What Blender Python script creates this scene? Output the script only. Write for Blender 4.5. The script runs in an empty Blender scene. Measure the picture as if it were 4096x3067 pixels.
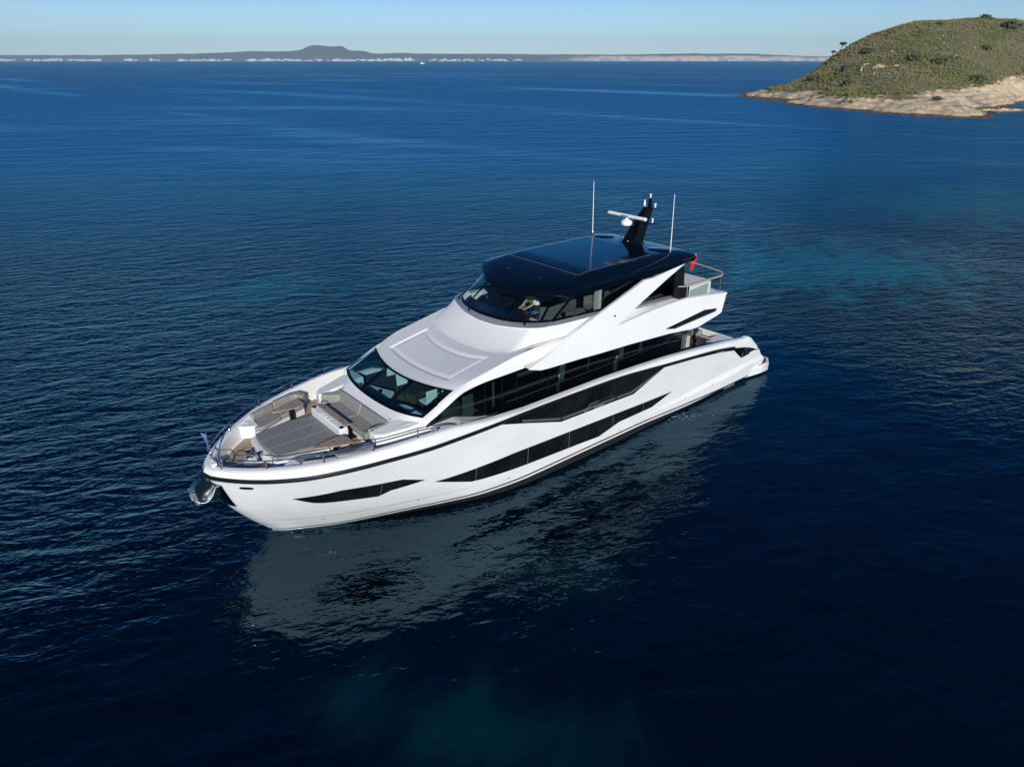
import bpy, math, random
import numpy as np
from mathutils import Vector, noise as mnoise
R = math.radians
random.seed(7); rng = np.random.default_rng(7)
S = bpy.context.scene; C = S.collection
# ---------------------------------------------------------------- camera, sky, sun, exposure
CAM_H = 14.408
cd = bpy.data.cameras.new("camera"); cam = bpy.data.objects.new("camera", cd); C.objects.link(cam)
cam.location = (0, 0, CAM_H); cam.rotation_euler = (R(90 - 24.82), 0, 0)
cd.sensor_fit = 'HORIZONTAL'; cd.sensor_width = 36; cd.lens = 698.37 / 1024 * 36; cd.clip_start = 0.5; cd.clip_end = 60000
S.camera = cam
SUN_EL, SUN_AZ = 22.5, 278.0            # azimuth counted anticlockwise from +X
W = bpy.data.worlds.new("World"); S.world = W; W.use_nodes = True
nt = W.node_tree; nt.nodes.clear()
wo = nt.nodes.new('ShaderNodeOutputWorld'); bg = nt.nodes.new('ShaderNodeBackground'); sky = nt.nodes.new('ShaderNodeTexSky')
sky.sky_type = 'NISHITA'; sky.sun_disc = False; sky.sun_elevation = R(SUN_EL); sky.sun_rotation = R(90 - SUN_AZ)
sky.air_density = 1.0; sky.dust_density = 0.0; sky.ozone_density = 6.0; sky.altitude = 0
bg.inputs[1].default_value = 0.13
# clear air looking away from a low sun: the blue deepens quickly with height above the horizon
tcw = nt.nodes.new('ShaderNodeTexCoord'); sxw = nt.nodes.new('ShaderNodeSeparateXYZ'); nt.links.new(tcw.outputs['Generated'], sxw.inputs[0])
crw = nt.nodes.new('ShaderNodeValToRGB'); el_ = crw.color_ramp.elements; el_[0].position = 0; el_[0].color = (.72, .84, 1.0, 1); el_[1].position = .9; el_[1].color = (.03, .24, .40, 1)
for p_, c_ in ((.05, (.71, .78, .90)), (.09, (.56, .68, .84)), (.14, (.24, .55, .80)), (.2, (.11, .52, .76)), (.28, (.05, .45, .70)), (.5, (.04, .33, .52))):
    e_ = el_.new(p_); e_.color = (*c_, 1)
mxw = nt.nodes.new('ShaderNodeMix'); mxw.data_type = 'RGBA'; mxw.blend_type = 'MULTIPLY'; mxw.inputs[0].default_value = 1
nt.links.new(sxw.outputs[2], crw.inputs[0]); nt.links.new(sky.outputs[0], mxw.inputs[6]); nt.links.new(crw.outputs[0], mxw.inputs[7])
nt.links.new(mxw.outputs[2], bg.inputs[0]); nt.links.new(bg.outputs[0], wo.inputs[0])
sl = bpy.data.lights.new("sun", 'SUN'); sun = bpy.data.objects.new("sun", sl); C.objects.link(sun)
sl.energy = 4.8; sl.angle = R(0.5); sl.color = (1.0, 0.955, 0.87)
sd = Vector((math.cos(R(SUN_AZ)) * math.cos(R(SUN_EL)), math.sin(R(SUN_AZ)) * math.cos(R(SUN_EL)), math.sin(R(SUN_EL))))
sun.rotation_euler = sd.to_track_quat('Z', 'Y').to_euler()
S.view_settings.view_transform = 'Standard'; S.view_settings.look = 'None'; S.view_settings.gamma = 1
S.view_settings.exposure = 0.0
S.render.engine = 'CYCLES'
S.cycles.max_bounces = 8; S.cycles.transparent_max_bounces = 12; S.cycles.volume_bounces = 0

# ---------------------------------------------------------------- materials
MATS = {}
def mat(name, col, rough=0.5, metal=0.0, coat=0.0, ior=1.5, spec=0.5):
    m = bpy.data.materials.new(name); m.use_nodes = True; b = m.node_tree.nodes['Principled BSDF']
    b.inputs['Base Color'].default_value = (*col, 1); b.inputs['Roughness'].default_value = rough
    b.inputs['Metallic'].default_value = metal; b.inputs['Coat Weight'].default_value = coat
    b.inputs['Coat Roughness'].default_value = 0.04
    b.inputs['IOR'].default_value = ior; b.inputs['Specular IOR Level'].default_value = spec
    MATS[name] = m; return m
def N(m, t, **k):
    n = m.node_tree.nodes.new(t)
    for a, v in k.items(): setattr(n, a, v)
    return n
def L(m, a, b): m.node_tree.links.new(a, b)
def noisy(m, c1, c2, scale, detail=4, coord='Object', lo=0.35, hi=0.65, stretch=(1, 1, 1), inp='Base Color', rough=0.5):
    b = m.node_tree.nodes['Principled BSDF']
    tc = N(m, 'ShaderNodeTexCoord'); mp = N(m, 'ShaderNodeMapping'); mp.inputs['Scale'].default_value = stretch
    nz = N(m, 'ShaderNodeTexNoise'); nz.inputs['Scale'].default_value = scale; nz.inputs['Detail'].default_value = detail
    nz.inputs['Roughness'].default_value = rough
    cr = N(m, 'ShaderNodeValToRGB'); e = cr.color_ramp.elements
    e[0].position = lo; e[1].position = hi; e[0].color = (*c1, 1); e[1].color = (*c2, 1)
    L(m, tc.outputs[coord], mp.inputs[0]); L(m, mp.outputs[0], nz.inputs[0]); L(m, nz.outputs[0], cr.inputs[0])
    L(m, cr.outputs[0], b.inputs[inp]); return nz, cr
gel = mat('white_gelcoat', (0.80, 0.80, 0.79), 0.22, coat=0.4)
noisy(gel, (0.72, 0.72, 0.72), (0.75, 0.75, 0.745), 0.7, 5)
gel2 = mat('white_hull_gelcoat', (0.80, 0.80, 0.79), 0.16, coat=0.5)
noisy(gel2, (0.69, 0.695, 0.70), (0.76, 0.76, 0.755), 0.9, 6, lo=0.3, hi=0.6, stretch=(0.6, 1, 1.6))
nonskid = mat('grey_nonskid', (0.46, 0.47, 0.50), 0.75)
nz, cr = noisy(nonskid, (0.58, 0.59, 0.62), (0.61, 0.62, 0.65), 60, 2)
coam = mat('grey_metallic_paint', (0.26, 0.26, 0.30), 0.4, metal=0.3)
black = mat('black_gloss', (0.003, 0.0035, 0.005), 0.12, spec=0.25)
blackm = mat('black_rubber', (0.007, 0.007, 0.0075), 0.35, spec=.3)
anti = mat('black_antifouling', (0.012, 0.012, 0.012), 0.55)
navy = mat('dark_navy_gloss_paint', (0.0015, 0.004, 0.011), 0.09, coat=0.0, ior=1.42)
hglass = mat('dark_hull_glass', (0.006, 0.007, 0.007), 0.03, coat=0.6)
noisy(hglass, (0.004, 0.005, 0.005), (0.012, 0.013, 0.013), 1.3, 3)
chrome = mat('polished_steel', (0.62, 0.62, 0.63), 0.09, metal=1.0)
galv = mat('galvanised_steel', (0.55, 0.56, 0.57), 0.38, metal=0.8); plate = mat('brushed_steel_plate', (0.22, 0.30, 0.30), 0.28, metal=1.0)
noisy(galv, (0.42, 0.43, 0.44), (0.66, 0.66, 0.66), 12, 4)
vinyl = mat('grey_vinyl', (0.20, 0.195, 0.185), 0.6)
nz, cr = noisy(vinyl, (0.225, 0.22, 0.208), (0.26, 0.254, 0.242), 5, 4)
vinyl2 = mat('grey_sunpad_vinyl', (0.15, 0.148, 0.145), 0.6); noisy(vinyl2, (0.185, 0.183, 0.18), (0.215, 0.212, 0.208), 6, 4)
piping = mat('pale_seam', (0.42, 0.42, 0.41), 0.6)
wood = mat('varnished_teak_top', (0.33, 0.22, 0.14), 0.35, coat=0.2)
noisy(wood, (0.22, 0.15, 0.10), (0.42, 0.30, 0.21), 6, 6, stretch=(1.2, 8, 1))
rail_teak = mat('weathered_teak_rail', (0.45, 0.33, 0.24), 0.5); noisy(rail_teak, (0.36, 0.26, 0.19), (0.52, 0.40, 0.30), 10, 4, stretch=(4, 4, 1))
teak = mat('teak_deck', (0.32, 0.24, 0.17), 0.7)
def teak_nodes(m, c1, c2, caulk):
    b = m.node_tree.nodes['Principled BSDF']; tc = N(m, 'ShaderNodeTexCoord'); sx = N(m, 'ShaderNodeSeparateXYZ')
    L(m, tc.outputs['Object'], sx.inputs[0])
    mu = N(m, 'ShaderNodeMath', operation='MULTIPLY'); mu.inputs[1].default_value = 14; L(m, sx.outputs[1], mu.inputs[0])
    fr = N(m, 'ShaderNodeMath', operation='FRACT'); L(m, mu.outputs[0], fr.inputs[0])
    lt = N(m, 'ShaderNodeMath', operation='LESS_THAN'); lt.inputs[1].default_value = 0.13; L(m, fr.outputs[0], lt.inputs[0])
    nz = N(m, 'ShaderNodeTexNoise'); mp = N(m, 'ShaderNodeMapping'); mp.inputs['Scale'].default_value = (1.5, 14, 1)
    L(m, tc.outputs['Object'], mp.inputs[0]); L(m, mp.outputs[0], nz.inputs[0]); nz.inputs['Scale'].default_value = 1.5; nz.inputs['Detail'].default_value = 5
    cr = N(m, 'ShaderNodeValToRGB'); cr.color_ramp.elements[0].color = (*c1, 1); cr.color_ramp.elements[1].color = (*c2, 1)
    cr.color_ramp.elements[0].position = .3; cr.color_ramp.elements[1].position = .7
    L(m, nz.outputs[0], cr.inputs[0]); mx = N(m, 'ShaderNodeMix', data_type='RGBA')
    L(m, lt.outputs[0], mx.inputs[0]); L(m, cr.outputs[0], mx.inputs[6]); mx.inputs[7].default_value = (*caulk, 1)
    L(m, mx.outputs[2], b.inputs['Base Color'])
teak_nodes(teak, (0.30, 0.22, 0.155), (0.42, 0.32, 0.235), (0.05, 0.045, 0.04))
teak_d = mat('dark_teak_deck', (0.1, 0.06, 0.05), 0.4); teak_nodes(teak_d, (0.09, 0.045, 0.035), (0.17, 0.085, 0.06), (0.25, 0.22, 0.2))
def glassmat(name, tint, fac=1.0):
    m = bpy.data.materials.new(name); m.use_nodes = True; t = m.node_tree; t.nodes.clear()
    o = t.nodes.new('ShaderNodeOutputMaterial'); mx = t.nodes.new('ShaderNodeMixShader'); ge = t.nodes.new('ShaderNodeNewGeometry'); dt = t.nodes.new('ShaderNodeVectorMath'); dt.operation = 'DOT_PRODUCT'
    t.links.new(ge.outputs['Normal'], dt.inputs[0]); t.links.new(ge.outputs['Incoming'], dt.inputs[1]); pv_ = dt.outputs['Value']
    for op, c_ in (('ABSOLUTE', 0), ('SUBTRACT', 1), ('POWER', 5), ('MULTIPLY', .95), ('ADD', .045)):
        q_ = t.nodes.new('ShaderNodeMath'); q_.operation = op
        if op == 'SUBTRACT': q_.inputs[0].default_value = 1; t.links.new(pv_, q_.inputs[1])
        else: t.links.new(pv_, q_.inputs[0]); q_.inputs[1].default_value = c_
        pv_ = q_.outputs[0]
    tr = t.nodes.new('ShaderNodeBsdfTransparent'); gl = t.nodes.new('ShaderNodeBsdfGlossy')
    tr.inputs[0].default_value = (*tint, 1); gl.inputs['Roughness'].default_value = 0.01; gl.inputs[0].default_value = (fac, fac, fac, 1)
    t.links.new(pv_, mx.inputs[0]); t.links.new(tr.outputs[0], mx.inputs[1]); t.links.new(gl.outputs[0], mx.inputs[2])
    t.links.new(mx.outputs[0], o.inputs[0]); MATS[name] = m; return m
ws_glass = glassmat('tinted_windscreen_glass', (0.50, 0.70, 0.74))
fw_glass = glassmat('lightly_tinted_glass', (0.72, 0.84, 0.86))
side_glass = glassmat('dark_tinted_glass', (0.13, 0.19, 0.18))
clear_glass = glassmat('clear_glass', (0.86, 0.92, 0.90))
white_fab = mat('white_upholstery', (0.72, 0.73, 0.70), 0.8); grey_fab = mat('grey_upholstery', (0.26, 0.25, 0.235), 0.85)
noisy(grey_fab, (0.2, 0.195, 0.185), (0.3, 0.29, 0.27), 30, 3)
carpet = mat('brown_carpet', (0.11, 0.085, 0.07), 0.9); dk_wood = mat('dark_table_wood', (0.05, 0.042, 0.04), 0.3)
dkint = mat('dark_interior', (0.02, 0.022, 0.026), 0.6); dash = mat('black_dashboard', (0.008, 0.009, 0.012), 0.25)
screen_m = mat('blue_screen_cover', (0.05, 0.16, 0.38), 0.3); green = mat('green_cloth', (0.30, 0.75, 0.02), 0.8)
skin = mat('skin', (0.55, 0.30, 0.20), 0.5); hair = mat('blonde_hair', (0.42, 0.27, 0.12), 0.6); tee = mat('white_tshirt', (0.8, 0.8, 0.8), 0.8)
trous = mat('black_trousers', (0.012, 0.012, 0.013), 0.8)
plastic = mat('white_plastic', (0.78, 0.78, 0.79), 0.35); rope = mat('pale_woven_rope', (0.52, 0.50, 0.45), 0.8)
greyfr = mat('grey_green_panel', (0.33, 0.36, 0.33), 0.5)
red = mat('ensign_red', (0.62, 0.01, 0.03), 0.7); fnavy = mat('ensign_navy', (0.01, 0.015, 0.12), 0.7); fwhite = mat('ensign_white', (0.78, 0.78, 0.76), 0.7)
penn = mat('blue_grey_pennant', (0.10, 0.13, 0.30), 0.7)
txtd = mat('dark_lettering', (0.03, 0.03, 0.04), 0.5); txtw = mat('silver_lettering', (0.6, 0.6, 0.6), 0.3, metal=.6); redp = mat('red_mark', (0.35, 0.02, 0.02), 0.5)

# ---------------------------------------------------------------- mesh helpers
def link(name, me, parent=None, mats=None, ang=35, bevel=None, seg=2, smooth=True):
    o = bpy.data.objects.new(name, me); C.objects.link(o)
    for m in (mats if isinstance(mats, (list, tuple)) else [mats]): me.materials.append(m)
    if smooth and len(me.polygons):
        me.polygons.foreach_set('use_smooth', [True] * len(me.polygons)); me.set_sharp_from_angle(angle=R(ang))
    if bevel:
        b = o.modifiers.new('bevel', 'BEVEL'); b.width = bevel; b.segments = seg; b.limit_method = 'ANGLE'; b.angle_limit = R(40)
    if parent is not None: o.parent = parent
    return o
class MB:
    def __init__(s): s.v = []; s.f = []; s.m = []
    def add(s, v, f, mi=0):
        k = len(s.v); s.v += [tuple(map(float, p)) for p in v]; s.f += [tuple(i + k for i in q) for q in f]
        s.m += (list(mi) if isinstance(mi, (list, tuple)) else [mi] * len(f)); return s
    def grid(s, rows, mi=0, close_u=False, flip=False, rowmat=None):
        n = len(rows[0]); v = [p for r in rows for p in r]; f = []; ms = []
        for i in range(len(rows) - 1):
            for j in range(n - (0 if close_u else 1)):
                a, b = i * n + j, i * n + (j + 1) % n
                q = (a, b, b + n, a + n); f.append(q[::-1] if flip else q); ms.append(rowmat[i] if rowmat else mi)
        return s.add(v, f, ms)
    def box(s, a, b, mi=0):
        x0, y0, z0 = a; x1, y1, z1 = b
        v = [(x0, y0, z0), (x1, y0, z0), (x1, y1, z0), (x0, y1, z0), (x0, y0, z1), (x1, y0, z1), (x1, y1, z1), (x0, y1, z1)]
        return s.add(v, [(3, 2, 1, 0), (4, 5, 6, 7), (0, 1, 5, 4), (1, 2, 6, 5), (2, 3, 7, 6), (3, 0, 4, 7)], mi)
    def prism(s, poly, z0, z1, mi=0, axis='z', mitop=None):
        # poly: list of 2D points; z0,z1 may be numbers or functions of the point
        f0 = z0 if callable(z0) else (lambda p: z0); f1 = z1 if callable(z1) else (lambda p: z1)
        n = len(poly)
        def P(p, h): return (p[0], p[1], h) if axis == 'z' else ((p[0], h, p[1]) if axis == 'y' else (h, p[0], p[1]))
        v = [P(p, f0(p)) for p in poly] + [P(p, f1(p)) for p in poly]
        f = [tuple(range(n))[::-1], tuple(range(n, 2 * n))] + [(i, (i + 1) % n, (i + 1) % n + n, i + n) for i in range(n)]
        ms = [mi, mi if mitop is None else mitop] + [mi] * n
        return s.add(v, f, ms)
    def tube(s, path, r, seg=8, mi=0, cap=True, closed=False):
        P = [Vector(p) for p in path]; n = len(P); rows = []; up = None
        rr = r if isinstance(r, (list, tuple)) else [r] * n
        for i in range(n):
            t = (P[min(i + 1, n - 1)] - P[max(i - 1, 0)]).normalized()
            if up is None: up = t.orthogonal().normalized()
            up = (up - t * up.dot(t)).normalized(); w = t.cross(up)
            rows.append([tuple(P[i] + (up * math.cos(a) + w * math.sin(a)) * rr[i]) for a in [2 * math.pi * k / seg for k in range(seg)]])
        k = len(s.v); s.grid(rows, mi, close_u=True)
        if cap:
            s.f.append(tuple(range(k, k + seg))[::-1]); s.m.append(mi)
            e = k + seg * (n - 1); s.f.append(tuple(range(e, e + seg))); s.m.append(mi)
        return s
    def lathe(s, prof, c=(0, 0, 0), seg=20, mi=0, axis=None):
        rows = []
        for (r, z) in prof:
            rows.append([(c[0] + r * math.cos(2 * math.pi * k / seg), c[1] + r * math.sin(2 * math.pi * k / seg), c[2] + z) for k in range(seg)])
        k = len(s.v); s.grid(rows, mi, close_u=True)
        s.f.append(tuple(range(k, k + seg))[::-1]); s.m.append(mi); e = k + seg * (len(prof) - 1)
        s.f.append(tuple(range(e, e + seg))); s.m.append(mi)
        return s
    def mirror(s):
        n = len(s.v); s.v += [(a, -b, c) for a, b, c in s.v[:n]]; s.f += [tuple(i + n for i in q[::-1]) for q in s.f]; s.m += s.m[:]; return s
    def build(s, name, mats, parent=None, **k):
        me = bpy.data.meshes.new(name); me.from_pydata(s.v, [], s.f); me.update()
        o = link(name, me, parent, mats, **k)
        if any(s.m): me.polygons.foreach_set('material_index', s.m)
        return o
def pchip(xs, ys):
    xs = np.array(xs, float); ys = np.array(ys, float)
    o = np.argsort(xs); xs = xs[o]; ys = ys[o]; h = np.diff(xs); d = np.diff(ys) / h; m = np.zeros(len(xs))
    m[0] = d[0]; m[-1] = d[-1]
    for i in range(1, len(xs) - 1):
        if d[i - 1] * d[i] > 0:
            w1 = 2 * h[i] + h[i - 1]; w2 = h[i] + 2 * h[i - 1]; m[i] = (w1 + w2) / (w1 / d[i - 1] + w2 / d[i])
    def f(x):
        x = min(max(float(x), xs[0]), xs[-1]); i = min(int(np.searchsorted(xs, x, side='right')) - 1, len(xs) - 2)
        t = (x - xs[i]) / h[i]
        return float((2 * t**3 - 3 * t**2 + 1) * ys[i] + (t**3 - 2 * t**2 + t) * h[i] * m[i] + (-2 * t**3 + 3 * t**2) * ys[i + 1] + (t**3 - t**2) * h[i] * m[i + 1])
    return f
def lin(pts):
    xs = [p[0] for p in pts]; ys = [p[1] for p in pts]
    if xs[0] > xs[-1]: xs = xs[::-1]; ys = ys[::-1]
    return lambda x: float(np.interp(x, xs, ys))
def crv(pts, n):
    # resample a 3-D polyline smoothly to n points, uniform in chord length
    P = np.array(pts, float); d = np.concatenate([[0], np.cumsum(np.linalg.norm(np.diff(P, axis=0), axis=1))])
    fs = [pchip(d, P[:, k]) for k in range(3)]
    return [tuple(f(t) for f in fs) for t in np.linspace(0, d[-1], n)]
def both(half): return [(x, -y, z) for x, y, z in half[::-1]][:-1] + list(half)   # half starts on the centreline
def lerp(a, b, t): return tuple(a[i] + (b[i] - a[i]) * t for i in range(len(a)))
def sstep(a, b, x):
    t = min(max((x - a) / (b - a), 0), 1); return t * t * (3 - 2 * t)
def thing(name, label, cat, loc=(0, 0, 0), rz=0, group=None):
    o = bpy.data.objects.new(name, None); C.objects.link(o); o.location = loc; o.rotation_euler = (0, 0, rz)
    return tag(o, label, cat, group)
def tag(o, label, cat, group=None, kind=None):
    if label: o['label'] = label
    if cat: o['category'] = cat
    if group: o['group'] = group
    if kind: o['kind'] = kind
    return o
def text_mesh(txt, size, m, parent, name, loc, rot, ext=0.004):
    c = bpy.data.curves.new('t', 'FONT'); c.body = txt; c.size = size; c.extrude = ext; c.align_x = 'CENTER'
    t = bpy.data.objects.new('t', c); C.objects.link(t); dg = bpy.context.evaluated_depsgraph_get(); dg.update()
    me = bpy.data.meshes.new_from_object(t.evaluated_get(dg)); bpy.data.objects.remove(t)
    me.materials.clear(); o = link(name, me, parent, m, smooth=False); o.location = loc; o.rotation_euler = rot; return o

# boat frame: x from stern to bow, y to port, z up from the waterline
BX, BY, BTH = 11.3267, 35.8314, R(220.2035)
def bw(p):
    c, s = math.cos(BTH), math.sin(BTH); return Vector((BX + p[0] * c - p[1] * s, BY + p[0] * s + p[1] * c, p[2]))
yacht = thing('motor_yacht', 'large white three-deck motor yacht with a dark navy hardtop, lying still on the blue sea', 'yacht', (BX, BY, 0), BTH)
def boat_thing(name, label, cat, p, rz=0, group=None):
    return thing(name, label, cat, bw(p), BTH + rz, group)

# ---------------------------------------------------------------- hull form
xstem = pchip([-1, 0, .1, .8, 1.6, 2.65, 3.04, 4], [25.1, 25.45, 25.54, 26.17, 26.72, 27.1, 27.2, 27.28])
ysw = pchip([0, .3, .91, 1.96, 3.37, 4.6, 5.3, 6.9, 8.85, 12.3, 17, 22.4, 25.5], [0, .3, .67, 1.25, 1.86, 2.36, 2.65, 3.19, 3.45, 3.5, 3.42, 3.27, 3.2])
ysr = pchip([0, .05, .1, .3, .8, 1.5, 2.79, 4.23, 5.75, 6.3, 9.2, 13, 17, 21, 25.2, 27.2], [0, .25, .37, .68, 1.27, 1.9, 2.7, 3.18, 3.47, 3.53, 3.6, 3.6, 3.58, 3.55, 3.45, 3.35])
zrub = pchip([0, 1.9, 2.5, 3.1, 4.4, 5.88, 7.24, 9.36, 10.7, 12, 13.4, 17, 22.2, 24.3, 25.1, 26, 27.2], [1.2, 1.50, 1.74, 1.92, 2.2, 2.42, 2.55, 2.74, 2.87, 2.98, 3.04, 3.1, 3.1, 3.03, 2.97, 2.93, 2.90])
zcap = lin([(27.3, 3.13), (26.8, 3.18), (25.7, 3.27), (24.4, 3.36), (23, 3.44), (21.4, 3.51), (20.2, 3.49), (18.7, 3.3), (17.1, 3.2), (13, 3.18), (11, 3.1), (9.1, 3.0), (7.3, 2.84), (4.6, 2.55), (3.0, 2.32), (2.86, 2.38), (2.46, 2.23), (1.88, 1.70)])
def yh(x, z):
    s = max(xstem(z) - x, 0); t = min(max(z / 3.04, 0), 1)**.9
    y = (1 - t) * ysw(s) + t * ysr(s)
    if z < 0.8 and x > 18: y -= 0.035 * sstep(18, 21, x) * sstep(0.82, 0.78, z) * min(1, s) * .55
    if x < 10.3:                                             # widening spray chine running aft into the swim platform
        a = min(1, (10.3 - x) / 5.5); top = 0.64 + .035 * min(6.0, max(0, 9 - x)) * .9
        y += 0.17 * a * sstep(top + .10, top - .06, z) * min(1, max(0, (z - .06) / .10))
        if x < 5.0 and z > .80:
            e = x - (3.62 + (z - .77) * 1.03); y += 0.05 * min(1, max(0, .5 - e / .12)) * min(1, max(0, (1.9 - z) / .4))
    return y
xend = lin([(-1, 2.6), (0.09, 2.5), (0.1, 1.3), (.5, 1.3), (.81, 1.12), (1.53, 1.73), (1.57, 1.85), (1.72, 1.9), (2.2, 2.4), (2.34, 2.75)][::1])
zst = pchip([0, 4, 8, 12.2, 14.6, 17, 21, 23.5, 25.4, 28], [.2, .24, .32, .43, .45, .43, .38, .30, .15, .1])
NS = 110
us = np.linspace(0, 1, NS); us = 0.35 * us + 0.65 * us**2.0
rows = []; rowm = []
lev = [('a', -0.7), ('s', -9), ('s', -0.15), ('s', -0.07), ('s', 0.0)] + [('t', t) for t in np.linspace(0.02, 1, 50)]
def hull_row(kind, val, side=1):
    r = []
    for u in us:
        xa = 27.2 - u * 25.9; st = zst(xa); zr_ = zrub(xa)
        z = val if kind == 'a' else (0.0 if val == -9 else (st + val)) if kind == 's' else st + (zr_ - st) * val
        if kind == 't' and abs(val - 1) < 1e-6: z = zr_
        xs_, xe = xstem(z), xend(z)
        x = xs_ - u * (xs_ - xe); y = yh(x, max(z, 0)) * (0.75 if kind == 'a' else 1)
        r.append((x, side * y, z))
    return r
hb = MB()
matrow = [1, 1, 0, 1] + [0] * 50
for side in (1, -1):
    rws = [hull_row(k, v, side) for k, v in lev]
    hb.grid(rws, rowmat=matrow, flip=(side == 1))
# inner transom wall and underbody closure
hb.add([(2.6, -3.2, -.7), (2.6, 3.2, -.7), (2.6, 3.2, .45), (2.6, -3.2, .45)], [(0, 1, 2, 3)])
hull = hb.build('hull', [gel2, anti], yacht, ang=28)

# plan curve of the rub rail and its inward offsets
ub = np.concatenate([np.linspace(0, .04, 14)[:-1], np.linspace(.04, 1, 100)])
def rub_pts(d, zf):
    base = [(27.2 - 25.3 * u, 0) for u in ub]; base = [(x, yh_r(x)) for x, _ in base]; out = []
    for i, (x, y) in enumerate(base):
        a = base[max(i - 1, 0)]; b = base[min(i + 1, len(base) - 1)]
        if i == 0: nx, ny = 1, 0
        else:
            tx, ty = b[0] - a[0], b[1] - a[1]; l = math.hypot(tx, ty); nx, ny = ty / l, -tx / l
        px, py = x - nx * d, max(y - ny * d, 0.0)
        out.append((px, py, zf(x)))
    return out
def yh_r(x): return ysr(max(27.2 - x, 0))
def floor_z(x): return 2.75 if x > 20.2 else (2.3 if x > 8 else 1.95)
prof = [(0.0, lambda x: zrub(x) - 0.01), (0.0, lambda x: zrub(x) + 0.07), (0.03, lambda x: zrub(x) + (zcap(x) - zrub(x)) * .55), (0.07, lambda x: zrub(x) + (zcap(x) - zrub(x)) * .85),
        (0.12, lambda x: zcap(x) - 0.012), (0.16, lambda x: zcap(x)), (0.29, lambda x: zcap(x)), (0.32, lambda x: zcap(x) - 0.03), (0.36, lambda x: floor_z(x) - .02)]
cb = MB(); cb.grid([rub_pts(d, zf) for d, zf in prof], flip=True); cb.mirror()
cb.build('bulwark', gel, yacht, ang=30)
# end caps of the bulwark wings and thickness of the quarter
for sgn in (1, -1):
    qb = MB(); zz = np.linspace(.5, 1.55, 10); outer = [(xend(z), sgn * yh(xend(z), z), z) for z in zz]; inner = [(p[0] + .10, sgn * (abs(p[1]) - .36), p[2]) for p in outer]
    deep = [(3.6, sgn * 3.05, p[2]) for p in outer]; qb.grid([outer, inner, deep], flip=(sgn == -1))
    yq = yh_r(1.9); qb.add([(1.9, sgn * yq, 1.49), (1.9, sgn * (yq - .03), 1.62), (1.9, sgn * (yq - .16), zcap(1.9)), (1.9, sgn * (yq - .32), zcap(1.9)), (1.95, sgn * (yq - .36), 1.49)], [(0, 1, 2, 3, 4)])
    qb.build('quarter_wing', gel, yacht)
rb = MB(); pr = [(-0.0, -.075), (-0.045, -.06), (-0.06, -.02), (-0.06, .02), (-0.045, .055), (0.0, .07)]
rb.grid([[p for p in rub_pts(d, lambda x, h=h: zrub(x) + h) if p[0] > 3.95] for d, h in pr], flip=True); rb.mirror()
rb.build('rub_rail', blackm, yacht)
st_ = MB(); st_.grid([[p for p in rub_pts(d, lambda x, h=h: zrub(x) + h) if p[0] > 17] for d, h in [(-.058, -.045), (-.068, -.035), (-.068, -.02), (-.06, -.012)]], flip=True); st_.mirror()
st_.build('rub_rail_strip', chrome, yacht)

# windows set into the hull sides: top and bottom edge as functions of x
def hull_panel(name, top, bot, mats, off=0.006, nx=90, nz=6, x0=None, x1=None, surf=None, parent=None, side=1, rim=True):
    ft, fb = lin(top), lin(bot); a = x0 if x0 is not None else max(p[0] for p in top); b = x1 if x1 is not None else min(p[0] for p in top)
    sf = surf or yh; m = MB(); xs_ = sorted(set(list(np.linspace(a, b, nx)) + [p[0] for p in top + bot if b <= p[0] <= a]), reverse=True)
    rws = [[(x, side * (sf(x, fb(x) + (ft(x) - fb(x)) * k / nz) + off), fb(x) + (ft(x) - fb(x)) * k / nz) for x in xs_] for k in range(nz + 1)]
    m.grid(rws, flip=(side == 1))
    if rim:
        for e in (0, nz):
            o_ = rws[e]; i_ = [(p[0], side * (abs(p[1]) - off - .02), p[2]) for p in o_]; m.grid([o_, i_] if e else [i_, o_], flip=(side == 1))
    return m.build(name, mats, parent or yacht, ang=30)
wA = ([(25.24, 2.03), (23.91, 2.19), (22.07, 2.09), (21.28, 1.80)], [(25.24, 2.02), (24.92, 1.85), (24.65, 1.72), (24.35, 1.66), (23.57, 1.59), (22.75, 1.50), (22.4, 1.67), (21.28, 1.79)])
wB = ([(20.92, 1.585), (17.76, 1.63), (15.4, 1.55), (12.57, 1.43), (10.44, 1.32), (8.61, 1.25)], [(20.92, 1.575), (19.5, 1.06), (18.98, 1.0), (17.17, .90), (14.44, .77), (13.25, .69), (12.05, .94), (9.93, .92), (8.61, 1.24)])
xc = np.linspace(18.39, 9.36, 24)
wC = ([(x, zrub(x) - .06) for x in xc], [(18.39, zrub(18.39) - .065), (17.26, 2.70), (15.45, 2.13), (12.37, 2.03), (11.3, 1.98), (9.36, zrub(9.36) - .065)])
def port_light(parent, x, z, r, side, m=chrome):
    mb = MB(); y = yh(x, z) + .012
    ring = lambda rr, o: [(x + rr * math.cos(a), side * (y + o), z + rr * math.sin(a)) for a in np.linspace(0, 2 * math.pi, 25)[:-1]]
    mb.grid([ring(r, 0), ring(r * .98, .01), ring(r * .9, .01), ring(r * .86, 0)], close_u=True, flip=side == 1); mb.build('portlight_ring', m, parent)
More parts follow.
